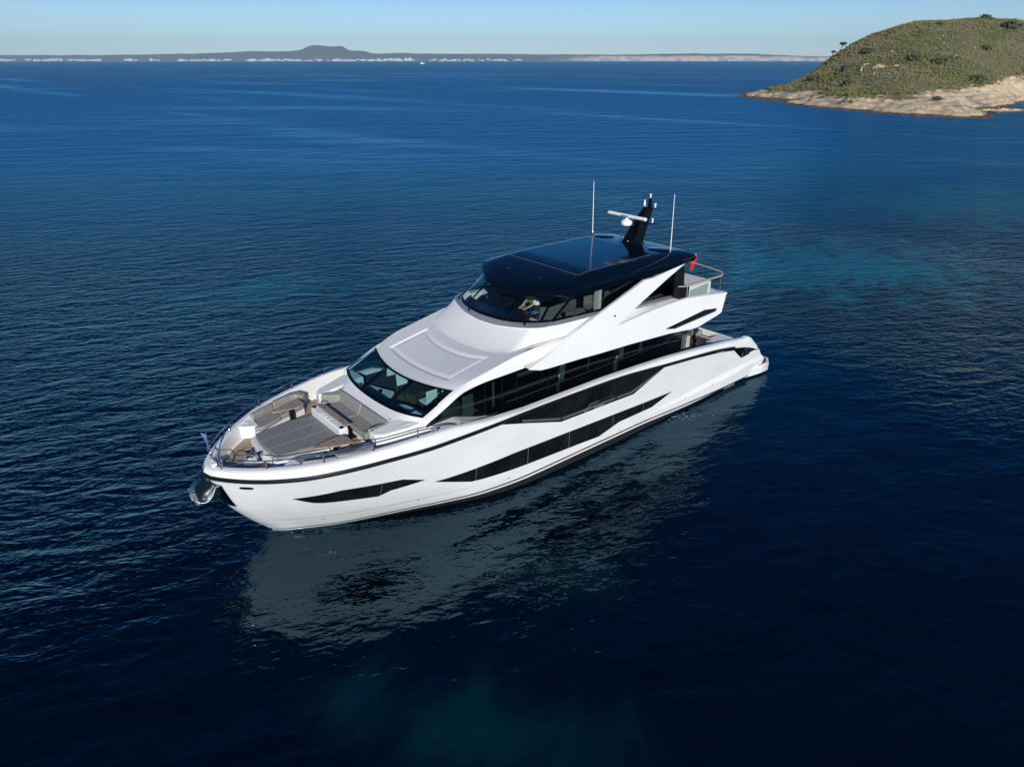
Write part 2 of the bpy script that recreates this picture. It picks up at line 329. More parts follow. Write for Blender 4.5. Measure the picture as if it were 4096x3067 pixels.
for side in (1, -1):
    for (t_, b_), seams, lights in ((wA, [22.72], [(22.95, 1.80), (22.15, 1.86)]), (wB, [19.35, 17.05, 14.95, 12.45, 10.55], [(19.85, 1.38), (18.35, 1.3), (14.4, 1.15), (11.9, 1.18), (10.75, 1.12)]), (wC, [15.43, 12.38], [])):
        w = hull_panel('hull_window', t_, b_, hglass, side=side)
        ft, fb = lin(t_), lin(b_)
        for xs0 in seams:
            wd = .035 if b_ is wC[1] else .008
            sm_ = MB(); zz = np.linspace(fb(xs0), ft(xs0), 6)
            sm_.grid([[(xs0 + wd, side * (yh(xs0, z) + .0105), z) for z in zz], [(xs0 - wd, side * (yh(xs0, z) + .0105), z) for z in zz]], flip=side == -1)
            sm_.build('window_seam', coam if wd < .01 else blackm, w)
        for (x, z) in lights: port_light(w, x, z, .085 if b_ is wA[1] or x > 19.5 else .15, side, blackm)
# strip laid on the opaque glass, painted as the shaded side deck seen through it
rev = mat('painted_shaded_deck', (0.075, 0.095, 0.095), 0.35)
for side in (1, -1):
    hull_panel('painted_deck_strip', [(17.4, 2.885), (15.55, 2.34), (15.3, 2.30), (12.4, 2.22), (11.45, 2.17), (9.75, 2.60)], [(17.4, 2.80), (15.55, 2.24), (15.3, 2.20), (12.4, 2.12), (11.35, 2.06), (9.62, 2.56)], rev, off=.010, nz=2, side=side, rim=False)
# small hull fittings
for side in (1, -1):
    def ell(cx, cz, rx, rz, d, x=0): return [(cx + rx * math.copysign(abs(math.cos(a))**.6, math.cos(a)), cz + rz * math.copysign(abs(math.sin(a))**.6, math.sin(a))) for a in np.linspace(0, 2 * math.pi, 25)[:-1]]
    f_ = MB(); e1 = ell(26.36, 2.58, .16, .06, 0); e2 = ell(26.36, 2.58, .12, .035, 0)
    P = lambda e, o: [(x, side * (yh(x, z) + o), z) for x, z in e]
    f_.grid([P(e1, .0), P(e1, .015), P(e2, .015)], close_u=True, flip=side == 1); f_.add(P(e2, .006), [tuple(range(24))], 1)
    f_.build('mooring_fairlead', [chrome, black], yacht)
    f_ = MB(); e1 = ell(20.17, 2.15, .26, .075, 0); e2 = ell(20.17, 2.15, .25, .062, 0)
    f_.grid([P(e1, .002), P(e1, .004), P(e2, .004), P(e2, .002)], close_u=True, flip=side == 1); f_.build('hatch_outline', nonskid, yacht)
    for (x, z) in ((24.2, .62), (21.3, .75), (17.9, .60), (7.6, .62), (5.6, .7), (12.0, .55)):
        d_ = MB(); e1 = ell(x, z, .035, .02, 0); d_.add(P(e1, .006), [tuple(range(24))]); d_.build('drain_outlet', black, yacht)
    for x in np.linspace(9.0, 4.0, 7):
        d_ = MB(); z = zcap(x) - .16; e1 = ell(x, z, .02, .018, 0); d_.add([(a, side * (yh_r(a) + .0 - .045), b) for a, b in e1], [tuple(range(24))]); d_.build('screw_cap', coam, yacht)
    for a, b in ((14.2, 15.0), (9.0, 9.9), (8.0, 8.2), (11.0, 11.15)):
        hull_panel('red_stripe_mark', [(b, zst(b) - .015), (a, zst(a) - .015)], [(b, zst(b) - .05), (a, zst(a) - .05)], redp, off=.004, nx=8, nz=1, side=side, rim=False)
text_mesh('SUNSEEKER', 0.17, txtw, yacht, 'stripe_lettering', (4.05, yh(4.05, .2) + .012, .085), (R(88), 0, R(180)))
text_mesh('Sunseeker', 0.14, txtw, yacht, 'side_lettering', (13.4, yh(13.4, 2.12) + .03, 2.09), (R(90), 0, R(180)))
# steel badge bracket above that lettering
for side in (1, -1):
    bb = MB(); y = side * (yh(13.4, 2.3) + .03); bb.tube([(14.25, y, 2.1), (13.95, y, 2.38), (12.7, y, 2.38), (12.45, y, 2.2)], .018, 6); bb.tube([(14.0, y, 2.28), (12.85, y, 2.28)], .012, 6)
    bb.build('badge_bracket', chrome, yacht)
# stem guard plate
sg = MB(); zz = np.linspace(1.62, 2.62, 10)
for side in (1, -1):
    sg.grid([[(xstem(z) + .012 - dd, side * (yh(xstem(z) - dd, z) + (.012 if dd else 0)), z) for z in zz] for dd in (0, .02, .05, .1, .15, .2)], flip=side == 1)
sg.build('stem_guard', chrome, yacht)
# swim platform
pp = [(2.6, -3.4), (1.5, -3.58), (.85, -3.60), (.27, -3.22), (.18, -2.6), (.12, 0), (.18, 2.6), (.27, 3.22), (.85, 3.60), (1.5, 3.58), (2.6, 3.4)]
pf = MB(); pf.prism(pp[::-1][::-1], .09, .53); pf.build('swim_platform', gel, yacht, bevel=.05, seg=3)
tk = MB(); tk.prism([(1.55, -3.46), (.88, -3.47), (.38, -3.14), (.31, -2.5), (.25, 0), (.31, 2.5), (.38, 3.14), (.88, 3.47), (1.55, 3.46)], .534, .542); tk.build('platform_teak', teak_d, yacht)
# quarter mooring pockets with bollards
for side in (1, -1):
    hull_panel('mooring_pocket', [(4.05, 2.03), (2.87, 1.86), (2.62, 1.78), (2.4, 1.60), (1.9, 1.56)], [(4.05, 2.01), (3.3, 1.40), (3.1, 1.36), (2.4, 1.47), (1.9, 1.50)], black, off=.012, side=side)
    for x in (3.25, 2.95, 2.75):
        b_ = MB(); y = yh(x, 1.55) + .05; b_.lathe([(.06, 0), (.06, .03), (.035, .05), (.035, .17), (.055, .2), (.055, .24), (.02, .25)], (x, side * y, 1.45), 12); b_.build('bollard', chrome, yacht)
    b_ = MB(); b_.tube([(3.1, side * (yh(3, 1.8) + .03), 1.72), (2.85, side * (yh(3, 1.8) + .03), 1.80), (2.65, side * (yh(3, 1.8) + .03), 1.76), (2.45, side * (yh(2.6, 1.8) + .03), 1.52)], .03, 8); b_.build('pocket_trim', chrome, yacht)
    for x, z in ((1.60, 1.52), (1.42, 1.25)): b_ = MB(); b_.lathe([(.04, 0), (.05, .03), (.02, .06)], (x, side * 3.2, z), 10); b_.build('transom_cleat', chrome, yacht)
# cockpit
ck = MB(); ck.add([(3.3, -3.1, 1.95), (8.3, -3.2, 1.95), (8.3, 3.2, 1.95), (3.3, 3.1, 1.95)], [(0, 1, 2, 3)]); ck.build('cockpit_floor', teak_d, yacht)
ck = MB(); ck.box((3.1, -3.08, .5), (3.3, 3.08, 2.2)); ck.build('transom', gel, yacht, bevel=.04)
ck = MB(); ck.box((3.35, -2.2, 1.96), (4.1, 1.2, 2.2)); ck.build('cockpit_sofa', vinyl, yacht, bevel=.06)
ck = MB(); ck.box((3.35, 2.1, 1.96), (4.4, 3.0, 2.25)); ck.build('cockpit_locker', nonskid, yacht, bevel=.05)
ck = MB(); ck.box((4.9, -.7, 2.6), (6.1, .7, 2.66)); ck.lathe([(.25, 1.96), (.07, 2.0), (.06, 2.6)], (5.5, 0, 0), 12); ck.build('cockpit_table', dk_wood, yacht)
for y in (1.95, -1.95):
    p_ = MB(); p_.add([(5.05, y - .06, 1.95), (5.15, y - .06, 1.95), (5.15, y + .06, 1.95), (5.05, y + .06, 1.95), (4.95, y - .1, 4.1), (5.2, y - .1, 4.1), (5.2, y + .1, 4.1), (4.95, y + .1, 4.1)], [(0, 1, 5, 4), (1, 2, 6, 5), (2, 3, 7, 6), (3, 0, 4, 7)])
    p_.build('deck_pillar', chrome, yacht)
t_ = MB(); t_.tube([(4.62, -2.66, 2.42), (4.62, 2.66, 2.42)], .04, 8); t_.build('cockpit_handrail', rail_teak, yacht)
for y0 in (-2.6, 1.1): t_ = MB(); t_.box((4.60, y0, 1.96), (4.63, y0 + 1.5, 2.38)); t_.build('cockpit_glass_screen', clear_glass, yacht)

# ---------------------------------------------------------------- foredeck
def plan_inner(d, xmin, xmax=99): return [(p[0], p[1]) for p in rub_pts(d, lambda x: 0) if p[0] > xmin and p[0] <= xmax]
h_ = plan_inner(.345, 20.3); poly = h_ + [(20.3, h_[-1][1])] + [(20.3, -h_[-1][1])] + [(x, -y) for x, y in h_[::-1]][:-1]
fl = MB(); fl.add([(x, y, 2.75) for x, y in poly], [tuple(range(len(poly)))]); fl.build('foredeck_floor', gel, yacht, smooth=False)
h_ = plan_inner(.43, 22.1); poly = h_ + [(22.1, h_[-1][1])] + [(22.1, -h_[-1][1])] + [(x, -y) for x, y in h_[::-1]][:-1]
fl = MB(); fl.add([(x, y, 2.754) for x, y in poly], [tuple(range(len(poly)))]); fl.build('foredeck_teak', teak, yacht, smooth=False)
for o in ([(25.95, -.75), (25.6, -1.05), (25.45, -.9), (25.75, -.55)], [(25.85, .75), (25.55, .95), (25.45, .8), (25.75, .55)]):     # routed hatch outlines
    hl = MB(); hl.tube([(x, y, 2.757) for x, y in o + o[:1]], .008, 5); hl.build('deck_hatch_seam', blackm, yacht)
def dslab(name, poly, z0, z1, m, parent=None, bev=.03, seg=3, mirror=False, **k):
    b = MB(); b.prism(poly, z0, z1)
    if mirror: b.mirror()
    return b.build(name, m, parent or yacht, bevel=bev, seg=seg, **k)
# raised pod with the aft sofa
def padz(p): return 3.44 + max(0, (21.9 - p[0])) * .16
for sgn in (1, -1):
    b = MB(); pl = [(22.45, 1.78), (22.42, 2.12), (22.2, 2.32), (21.4, 2.55), (20.6, 2.68), (20.6, 1.78)]
    b.prism([(x, sgn * y) for x, y in (pl if sgn > 0 else pl[::-1])], 2.75, padz); b.build('sofa_surround', gel, yacht, bevel=.06, seg=3)
    b = MB(); pl = [(22.28, 1.86), (22.22, 2.12), (21.4, 2.36), (20.9, 2.42), (21.35, 1.86)]
    b.prism([(x, sgn * y) for x, y in (pl if sgn > 0 else pl[::-1])], lambda p: padz(p) + .0, lambda p: padz(p) + .005); b.build('nonskid_patch', nonskid, yacht, smooth=False)
    b = MB(); b.box((22.0, sgn * 1.80 - .055, padz((22.1, 0)) + .002), (22.32, sgn * 1.80 + .055, padz((22.1, 0)) + .016)); c_ = b.build('cup_holder_plate', black, yacht, bevel=.02)
    for x in (22.08, 22.24):
        b = MB(); b.lathe([(.04, 0), (.045, .008), (.03, .01)], (x, sgn * 1.80, padz((22.1, 0)) + .014), 14); b.build('cup_holder', plastic, c_)
    b = MB(); b.lathe([(.07, 0), (.07, .02), (.05, .03)], (21.5, sgn * 1.62, 3.50), 16); b.build('deck_light', chrome, yacht)
b = MB()                                                        # white apron between the sofa and the windscreen
Lw = lambda y: (21.32 - .032 * y * y - .0051 * y**4, y, 3.63 + .016 * y * y)
yy = np.linspace(-2.6, 2.6, 41)
ap0 = [(21.68 if abs(y) < 1.75 else 21.68 - (abs(y) - 1.75) * .9, y * 1.0, 3.475) for y in yy]; ap1 = [(Lw(y)[0] + .01, y, Lw(y)[2] - .0) for y in yy]
apm = [lerp(a, c, .6) for a, c in zip(ap0, ap1)]; apm = [(p[0], p[1], p[2] - .02) for p in apm]
b.grid([[(p[0], p[1], 2.7) for p in ap0], ap0, apm, ap1, [(p[0] - .05, p[1], p[2] - .3) for p in ap1]]); b.build('windscreen_apron', gel, yacht, ang=40)
sofa = MB().box((21.75, -1.72, 2.75), (22.42, 1.72, 3.02)).build('foredeck_sofa', gel, yacht, bevel=.04)
for y0, y1 in ((-1.40, 0.0), (0.0, 1.40)):
    MB().box((21.86, y0 + .004, 3.0), (22.46, y1 - .004, 3.17)).build('seat_cushion', vinyl, sofa, bevel=.05, seg=4)
for y0, y1 in ((-1.72, 0.0), (0.0, 1.72)):
    b = MB(); b.prism([(21.90, 3.12), (21.68, 3.10), (21.60, 3.50), (21.72, 3.52)], y0 + .004, y1 - .004, axis='y'); b.build('back_cushion', vinyl, sofa, bevel=.04, seg=3)
for sgn in (1, -1):
    b = MB(); pl = [(21.7, 1.72), (22.42, 1.72), (22.42, 1.64), (21.8, 1.40)]
    b.prism([(x, sgn * y) for x, y in (pl if sgn > 0 else pl[::-1])][::1], 3.1, lambda p: 3.47 if abs(p[1]) > 1.6 else 3.40); b.build('arm_cushion', vinyl, sofa, bevel=.04, seg=3)
    b = MB(); b.box((22.30, sgn * 1.52 - .13, 2.98), (22.50, sgn * 1.52 + .13, 3.30)); b.build('arm_cushion', vinyl, sofa, bevel=.05, seg=3)
# sunpad
def pad_outline(g=0, n=9):
    pts = []
    for t in np.linspace(-1, 1, n): pts.append((25.18 + .10 * (1 - t * t) + g, (.93 + g) * t))
    return pts + [(24.0, 1.10 + g), (23.12, 1.02 + g), (23.12, -1.02 - g), (24.0, -1.10 - g)]
b = MB(); o1 = pad_outline(.10); o0 = pad_outline(.14)
b.grid([[(x, y, 2.75) for x, y in o0], [(x, y, 2.9) for x, y in o0], [(x, y, 3.04) for x, y in o1]], close_u=True); b.add([(x, y, 3.04) for x, y in o1], [tuple(range(len(o1)))])
spb = b.build('sunpad_base', gel, yacht, bevel=.03)
def clip_cush(x0, x1, t0, t1):
    def yw(x): return 1.10 - .08 * (24.0 - x) / .88 if x < 24 else 1.10 - .17 * (x - 24.0) / 1.18
    def xf(t): return x1 if x1 < 25 else 25.18 + .10 * (1 - t * t)
    ts = np.linspace(t0, t1, 7); pts = [(x0, yw(x0) * t) for t in ts[::-1]] + [(xf(t), yw(min(xf(t), 25.18)) * t) for t in ts]
    return pts
for (x0, x1) in ((23.15, 23.99), (24.0, 25.2)):
    for (t0, t1) in ((-1, -.336), (-.33, .33), (.336, 1)):
        b = MB(); b.prism(clip_cush(x0, x1, t0, t1), 3.03, 3.19); b.build('sunpad_cushion', vinyl2, spb, bevel=.018, seg=3)
# console between the sunpad and the sofa
b = MB(); b.prism([(23.12, -1.08), (22.80, -1.08), (22.80, 1.08), (23.12, 1.08)][::-1], 2.75, 3.45); con = b.build('drinks_console', gel, yacht, bevel=.06, seg=4)
b = MB(); b.box((22.66, -.88, 3.455), (22.90, 1.02, 3.495)); b.build('console_wood_top', wood, con, bevel=.015)
for y in (-1.0, .98):
    b = MB(); b.lathe([(.075, 0), (.075, .02), (.06, .03)], (23.0, y, 3.45), 18); b.build('console_light', black, con)
for y in (-.35, -.1, .15):
    b = MB(); b.lathe([(.06, 0), (.065, .012), (.045, .014)], (23.0, y, 3.452), 16); b.build('cup_holder', plastic, con)
for y in (-.7, .6):
    b = MB(); b.lathe([(.05, 0), (.055, .012), (.04, .014)], (22.78, y, 3.49), 14); b.build('cup_holder', chrome, con)
MB().box((22.74, -1.08, 2.75), (22.80, 1.08, 3.3)).build('console_back_panel', blackm, con)
# side benches and tables
for sgn in (1, -1):
    def mp(pl): q = [(x, sgn * y) for x, y in pl]; return q if sgn > 0 else q[::-1]
    inn = [(x, yh_r(x) - .35) for x in (22.75, 23.3, 23.9, 24.4, 24.85)]
    base = mp([(24.9, 1.28), (24.6, 1.35), (23.9, 1.72), (22.95, 2.02)][::1] + inn)
    b = MB(); b.prism(base[::-1], 2.75, 3.0); bench = b.build('side_bench', gel, yacht, bevel=.03, seg=2)
    b = MB(); b.prism(mp([(25.03, 1.36), (24.83, 1.28), (24.6, 1.32), (23.95, 1.63), (23.95, 2.36), (24.75, 1.98)])[::-1], 3.0, 3.17); b.build('bench_cushion', vinyl, bench, bevel=.05, seg=3)
    b = MB(); b.prism(mp([(23.94, 1.64), (23.45, 1.80), (22.98, 1.96), (22.92, 2.5), (23.94, 2.37)])[::-1], 3.0, 3.17); b.build('bench_cushion', vinyl, bench, bevel=.05, seg=3)
    b = MB(); inb = [(24.85, 1.92), (24.4, 2.12), (23.95, 2.30)]; out = [(x, yh_r(x) - .37) for x in (23.95, 24.4, 24.9)]
    b.prism(mp(inb + out)[::-1], 3.1, lambda p: 3.40 if abs(p[1]) > yh_r(p[0]) - .5 else 3.34); b.build('bench_back', vinyl, bench, bevel=.05, seg=3)
    b = MB(); inb = [(23.94, 2.30), (23.4, 2.46), (23.05, 2.45), (22.92, 2.2)]; out = [(22.72, 2.35), (22.78, 2.72), (23.1, yh_r(23.1) - .37), (23.5, yh_r(23.5) - .37), (23.94, yh_r(23.94) - .37)]
    b.prism(mp(inb + out)[::-1], 3.1, lambda p: 3.42); b.build('bench_back', vinyl, bench, bevel=.05, seg=3)
    b = MB(); b.prism(mp([(25.47, 1.72), (25.03, 1.40), (24.86, 1.5), (24.80, yh_r(24.8) - .35), (25.35, yh_r(25.35) - .33)])[::-1], 2.75, 3.22); lk = b.build('bow_locker', gel, yacht, bevel=.04, seg=3)
    b = MB(); b.lathe([(.09, 0), (.09, .015), (.07, .02)], (25.12, sgn * 1.85, 3.222), 18); b.build('locker_light', nonskid, lk)
    b = MB(); pl = mp([(24.31, 1.56), (24.27, 1.66), (23.73, 1.93), (23.26, 2.07), (23.16, 2.05), (23.12, 1.95), (23.14, 1.60), (23.20, 1.46), (23.45, 1.38), (23.8, 1.42)])
    b.prism(pl[::-1], 3.40, 3.44); tb = b.build('foredeck_table', wood, yacht, bevel=.012)
    b = MB(); b.box((23.52, sgn * 1.66 - .05, 2.76), (23.66, sgn * 1.66 + .05, 3.40)); b.lathe([(.16, 2.76), (.16, 2.79), (.05, 2.80)], (23.59, sgn * 1.66, 0), 14); b.build('table_leg', blackm, tb)
    b = MB(); b.lathe([(.045, 0), (.045, .01), (.03, .012)], (23.62, sgn * 1.68, 3.44), 14); b.build('table_socket', chrome, tb)
    b = MB(); b.lathe([(.11, 0), (.11, .02), (.09, .02)], (0, 0, 0), 18); s_ = b.build('side_speaker', coam, yacht); s_.rotation_euler = (R(90 * sgn), 0, 0); s_.location = (22.05, sgn * (2.36), 3.0)
# windlass
b = MB(); e = [(25.62 + .42 * math.cos(a), .42 * .75 * math.sin(a)) for a in np.linspace(0, 2 * math.pi, 33)[:-1]]; b.prism(e, 2.756, 2.80); wl = b.build('windlass', plastic, yacht, bevel=.02)
for (x, y) in ((25.72, -.18), (25.50, .16)):
    b = MB(); b.lathe([(.11, 0), (.11, .08), (.06, .12), (.055, .2), (.10, .25), (.10, .29), (.04, .31)], (x, y, 2.8), 18); b.build('capstan_drum', chrome, wl)
b = MB(); b.tube([(25.8, -.05, 2.87), (26.0, 0, 2.86), (26.2, .02, 2.86), (26.5, .02, 2.84)], .035, 8); b.box((25.4, -.05, 2.8), (25.6, .05, 2.98)); b.build('anchor_chain', galv, wl)
b = MB(); b.box((26.35, -.28, 2.757), (26.62, .28, 2.80)); b.build('chain_locker_lid', nonskid, wl, bevel=.02)
# bow fittings: searchlight
b = MB(); b.lathe([(.05, 0), (.05, .07), (.09, .09), (.09, .1)], (26.92, .22, 3.16), 14); b.box((26.86, .12, 3.24), (27.02, .36, 3.32)); b.build('bow_searchlight', plastic, yacht, bevel=.015)
# guard rails on the foredeck
zt = lin([(19.9, 3.47), (20.4, 3.64), (21.45, 3.74), (23, 3.70), (24.4, 3.62), (25.7, 3.53), (26.9, 3.50)])
def rail_xy(x, d=.22):
    pts = rub_pts(d, lambda q: 0); i = min(range(len(pts)), key=lambda k: abs(pts[k][0] - x)); return pts[i]
for sgn in (1, -1):
    base = [p for p in rub_pts(.22, lambda x: 0) if 19.9 < p[0] < 26.72]; pa = [(p[0], sgn * p[1], zt(p[0])) for p in base]
    end = pa[0]; b = MB()
    lead = [(end[0] + .03, sgn * (abs(end[1]) - .10), zcap(end[0]) - .0), (end[0] + .03, sgn * (abs(end[1]) - .09), end[2] - .08), (end[0] + .02, sgn * (abs(end[1]) - .05), end[2] - .01)]
    if sgn < 0: lead = [(26.83, .60, 3.19), (26.85, .58, 3.42), (26.88, .50, 3.49), (26.92, .2, 3.50), (26.9, -.3, 3.50)]
    b.tube(lead + pa, .019, 8); gr = b.build('guard_rail', chrome, yacht)
    for x in (21.45, 22.97, 24.41, 25.7) + ((26.78,) if sgn < 0 else ()):
        px, py, _ = rail_xy(x); b = MB(); b.tube([(px, sgn * py, zcap(px) - .01), (px, sgn * py, zt(px))], .017, 8); b.lathe([(.04, 0), (.04, .012), (.02, .03)], (px, sgn * py, zcap(px)), 10); b.build('stanchion', chrome, gr)
    b = MB(); x, y, z = 20.87, sgn * 3.31, zcap(20.87)
    for dx in (-.07, .07): b.lathe([(.025, 0), (.02, .07)], (x + dx, y, z), 8)
    b.tube([(x - .19, y, z + .085), (x - .1, y, z + .075), (x + .1, y, z + .075), (x + .19, y, z + .085)], .016, 8); b.build('mooring_cleat', chrome, yacht)
# raised side deck beside the saloon front
sdz = lin([(21.0, 3.44), (19.75, 3.46), (18.66, 3.1), (18.2, 3.02), (17.9, 2.5)])
for sgn in (1, -1):
    b = MB(); xs_ = np.linspace(20.62, 17.9, 20)
    b.grid([[(x, sgn * 2.62, sdz(x)) for x in xs_], [(x, sgn * (yh_r(x) - .30), sdz(x)) for x in xs_]], flip=sgn == -1)
    b.grid([[(20.62, sgn * 2.62, 3.44), (20.62, sgn * 3.3, 3.44)], [(20.66, sgn * 2.62, 2.75), (20.66, sgn * 3.3, 2.75)]])
    b.build('raised_side_deck', gel, yacht)
    b = MB(); b.box((8.2, sgn * 2.6, 2.28) if sgn > 0 else (8.2, -3.4, 2.28), (17.95, sgn * 3.4, 2.3) if sgn > 0 else (17.95, -2.6, 2.3)); b.build('side_deck', teak_d, yacht)

# ---------------------------------------------------------------- saloon: windscreen, side glass, roof
Uw = lambda y: (20.12 - .091 * y * y + .0005 * y**4, y, 4.26 + .008 * y * y)
def pane(y0, y1, n=14, off=0): ys_ = np.linspace(y0, y1, n); return [[(p[0] + off, p[1], p[2] + off) for p in (lerp(Lw(y), Uw(y * .985), t) for y in ys_)] for t in np.linspace(.0, 1, 5)]
for y0, y1 in ((-2.58, -.88), (-.84, .84), (.88, 2.58)):
    b = MB(); b.grid(pane(y0, y1)); b.build('windscreen_pane', ws_glass, yacht)
b = MB()
for y0 in (-.86, .86):
    b.grid([[(p[0] + .012, p[1] + dy, p[2] + .012) for p in (lerp(Lw(y0), Uw(y0 * .985), t) for t in np.linspace(0, 1, 6))] for dy in (-.035, .035)])
    b.grid([[(p[0] - .03, p[1] + dy, p[2] - .03) for p in (lerp(Lw(y0), Uw(y0 * .985), t) for t in np.linspace(0, 1, 6))] for dy in (.035, -.035)])
for F, o in ((Lw, 1), (Uw, -1)):
    ys_ = np.linspace(-2.6, 2.6, 50)
    edge = [F(y) for y in ys_]; oth = [lerp(Lw(y), Uw(y * .985), .06 if o > 0 else .93) for y in ys_]
    b.grid([[(p[0] + .012, p[1], p[2] + .012) for p in edge], [(p[0] + .012, p[1], p[2] + .012) for p in oth]], flip=o < 0)
for sg_ in (1, -1):
    b.grid([[(p[0] + .012, p[1], p[2] + .012) for p in (lerp(Lw(y), Uw(y * .985), t) for t in np.linspace(0, 1, 6))] for y in (sg_ * 2.52, sg_ * 2.62)], flip=sg_ < 0)
b.build('windscreen_frame', black, yacht)
# side glass of the saloon
ztop_g = lin([(20.85, 3.55), (20.0, 3.98), (19.3, 4.28), (18.38, 4.40), (16.9, 4.45), (15.5, 4.5), (13, 4.4), (11, 4.35), (7.1, 4.3)])
for sgn in (1, -1):
    for x0, x1 in ((20.85, 18.40), (18.36, 17.64), (17.60, 16.96), (16.92, 15.38), (15.34, 14.92), (14.78, 13.2), (13.16, 11.75), (11.55, 10.0), (9.96, 9.02), (8.98, 8.15), (8.11, 7.0)):
        b = MB(); xs_ = np.linspace(x0, x1, 10); zb_ = lambda x: max(2.3, (3.42 if x > 19.8 else lin([(19.8, 3.42), (18.2, 2.95), (17.9, 2.3)])(x)))
        b.grid([[(x, sgn * 2.75, zb_(x)) for x in xs_], [(x, sgn * 2.75, ztop_g(x)) for x in xs_]], flip=sgn > 0); b.build('saloon_window', side_glass, yacht)
    for x in (18.38, 17.62, 16.94, 15.36, 13.18, 9.98, 9.0, 8.13): b = MB(); b.box((x - .012, sgn * 2.745 - .012, 2.3), (x + .012, sgn * 2.745 + .012, ztop_g(x))); b.build('window_mullion', blackm, yacht)
    for x in (14.85, 11.65, 11.56): b = MB(); b.box((x - .03, sgn * 2.77 - .02, 2.3), (x + .03, sgn * 2.77 + .02, ztop_g(x))); b.build('steel_window_post', chrome, yacht)
    b = MB(); b.box((6.96, sgn * 2.77 - .015, 2.0), (6.99, sgn * 2.77 + .015, 4.3)); b.build('steel_window_post', chrome, yacht)
    b = MB(); b.tube([(18.35, sgn * 2.82, 3.06), (18.15, sgn * 2.84, 3.08), (17.9, sgn * 2.82, 3.06)], .022, 7); b.box((18.0, sgn * 2.80 - .03, 2.95), (18.2, sgn * 2.80 + .03, 3.06)); b.build('door_handle', chrome, yacht)
    b = MB(); b.tube([(11.8, sgn * 2.84, 3.0), (11.8, sgn * 2.84, 3.45)], .022, 7); b.build('door_handle', chrome, yacht)
    b = MB(); b.tube([(x, sgn * 2.80, 3.30 - .0 * x) for x in np.linspace(17.5, 8.6, 12)] + [(8.0, sgn * 2.82, 3.5), (7.4, sgn * 2.84, 4.0)], .012, 6); b.build('side_handrail', chrome, yacht)
# interior of the saloon
b = MB(); b.box((7.2, -2.7, 2.22), (20.9, 2.7, 2.28)); b.build('saloon_floor', carpet, yacht)
b = MB(); b.box((16.2, -2.55, 2.29), (16.3, 1.2, 4.3)); b.box((12.0, -2.6, 2.29), (12.1, 1.8, 4.3)); b.build('saloon_bulkhead', dkint, yacht)
for g in (1, -1): b = MB(); b.box((7.2, g * 2.70 - .012, 2.29), (20.4, g * 2.70 + .012, 3.22)); b.build('saloon_side_lining', dkint, yacht)
b = MB(); b.box((7.2, -2.69, 4.28), (19.3, 2.69, 4.30)); b.build('saloon_ceiling', dkint, yacht)
b = MB(); b.box((20.75, -2.5, 2.29), (20.95, 2.5, 3.45)); b.build('dashboard_shelf', dash, yacht)
b = MB()
for sgn in (1, -1):
    b.box((18.75, sgn * 2.52 - .03, 3.0), (19.2, sgn * 2.52 + .03, 3.95)); b.box((17.78, sgn * 2.5 - .02, 3.05), (17.86, sgn * 2.5 + .02, 4.1)); b.box((15.3, sgn * 2.55 - .02, 3.98), (16.7, sgn * 2.55 + .02, 4.12))
    b.box((9.72, sgn * 2.5 - .02, 2.4), (9.86, sgn * 2.5 + .02, 4.1)); b.box((12.95, sgn * 2.5, 2.4), (13.0, sgn * 2.52, 4.1))
b.build('interior_trim', white_fab, yacht)
for (x, sgn) in ((14.45, 1), (11.05, 1), (14.45, -1), (11.05, -1)):
    b = MB(); rws = []
    for z in np.linspace(2.35, 4.2, 12):
        w_ = .10 + .06 * abs(z - 3.0); rws.append([(x + w_ * (t - .5) * 2, sgn * (2.55 + .02 * math.sin(t * 30)), z) for t in np.linspace(0, 1, 16)])
    b.grid(rws, flip=sgn < 0); b.build('curtain', white_fab, yacht)
# white window surround (pillar sweeping up into the roof edge) and roof
zroof = lambda x, y: min(4.26 + .192 * (20.12 - x) + .012 * y * y - .0215 * y * y * math.exp(-max(20.12 - .091 * y * y - x, 0) / .35), 5.12)
Lc = [(20.93, 2.66, 3.40), (20.88, 2.80, 3.54), (20.4, 2.82, 3.78), (20.0, 2.83, 3.98), (19.3, 2.84, 4.29), (18.38, 2.85, 4.40), (17.64, 2.87, 4.42), (16.96, 2.90, 4.45), (16.35, 2.96, 4.50), (15.9, 3.05, 4.62), (15.3, 3.05, 4.86), (14.6, 3.0, 5.15), (13.9, 2.97, 5.38), (13.1, 2.95, 5.62)]
Uc = [(21.02, 2.50, 3.62), (20.88, 2.60, 3.74), (20.45, 2.58, 3.93), (20.05, 2.575, 4.12), (19.56, 2.56, 4.33), (18.6, 2.68, 4.63), (17.75, 2.72, 4.80), (17.1, 2.75, 4.92), (16.55, 2.77, 5.00), (15.9, 2.79, 5.06), (15.3, 2.80, 5.09), (14.6, 2.82, 5.12), (13.9, 2.84, 5.30), (13.1, 2.86, 5.50)]
n_ = 70; ta = np.linspace(0, 1, len(Lc)); 
def multi(pts, n): P = np.array(pts); t = np.arange(len(P)); fs = [pchip(t, P[:, k]) for k in range(3)]; return [tuple(f(q) for f in fs) for q in np.linspace(0, len(P) - 1, n)]
lc, uc = multi(Lc, n_), multi(Uc, n_); b = MB()
inn = [(p[0], p[1] - .13, p[2] - .0) for p in lc]; r3 = [lerp(a, c, .5) for a, c in zip(lc, uc)]; r3 = [(p[0], p[1] + .05, p[2] + .02) for p in r3]
r4 = [(p[0], p[1] + .03, p[2] + .005) for p in (lerp(a, c, .88) for a, c in zip(lc, uc))]; uin = [(p[0], p[1] - .05, p[2] - .05) for p in uc]
b.grid([inn, lc, [lerp(a, c, .15) for a, c in zip(lc, uc)], r3, r4, uc, uin], flip=True); b.mirror(); b.build('window_surround', gel, yacht, ang=42)
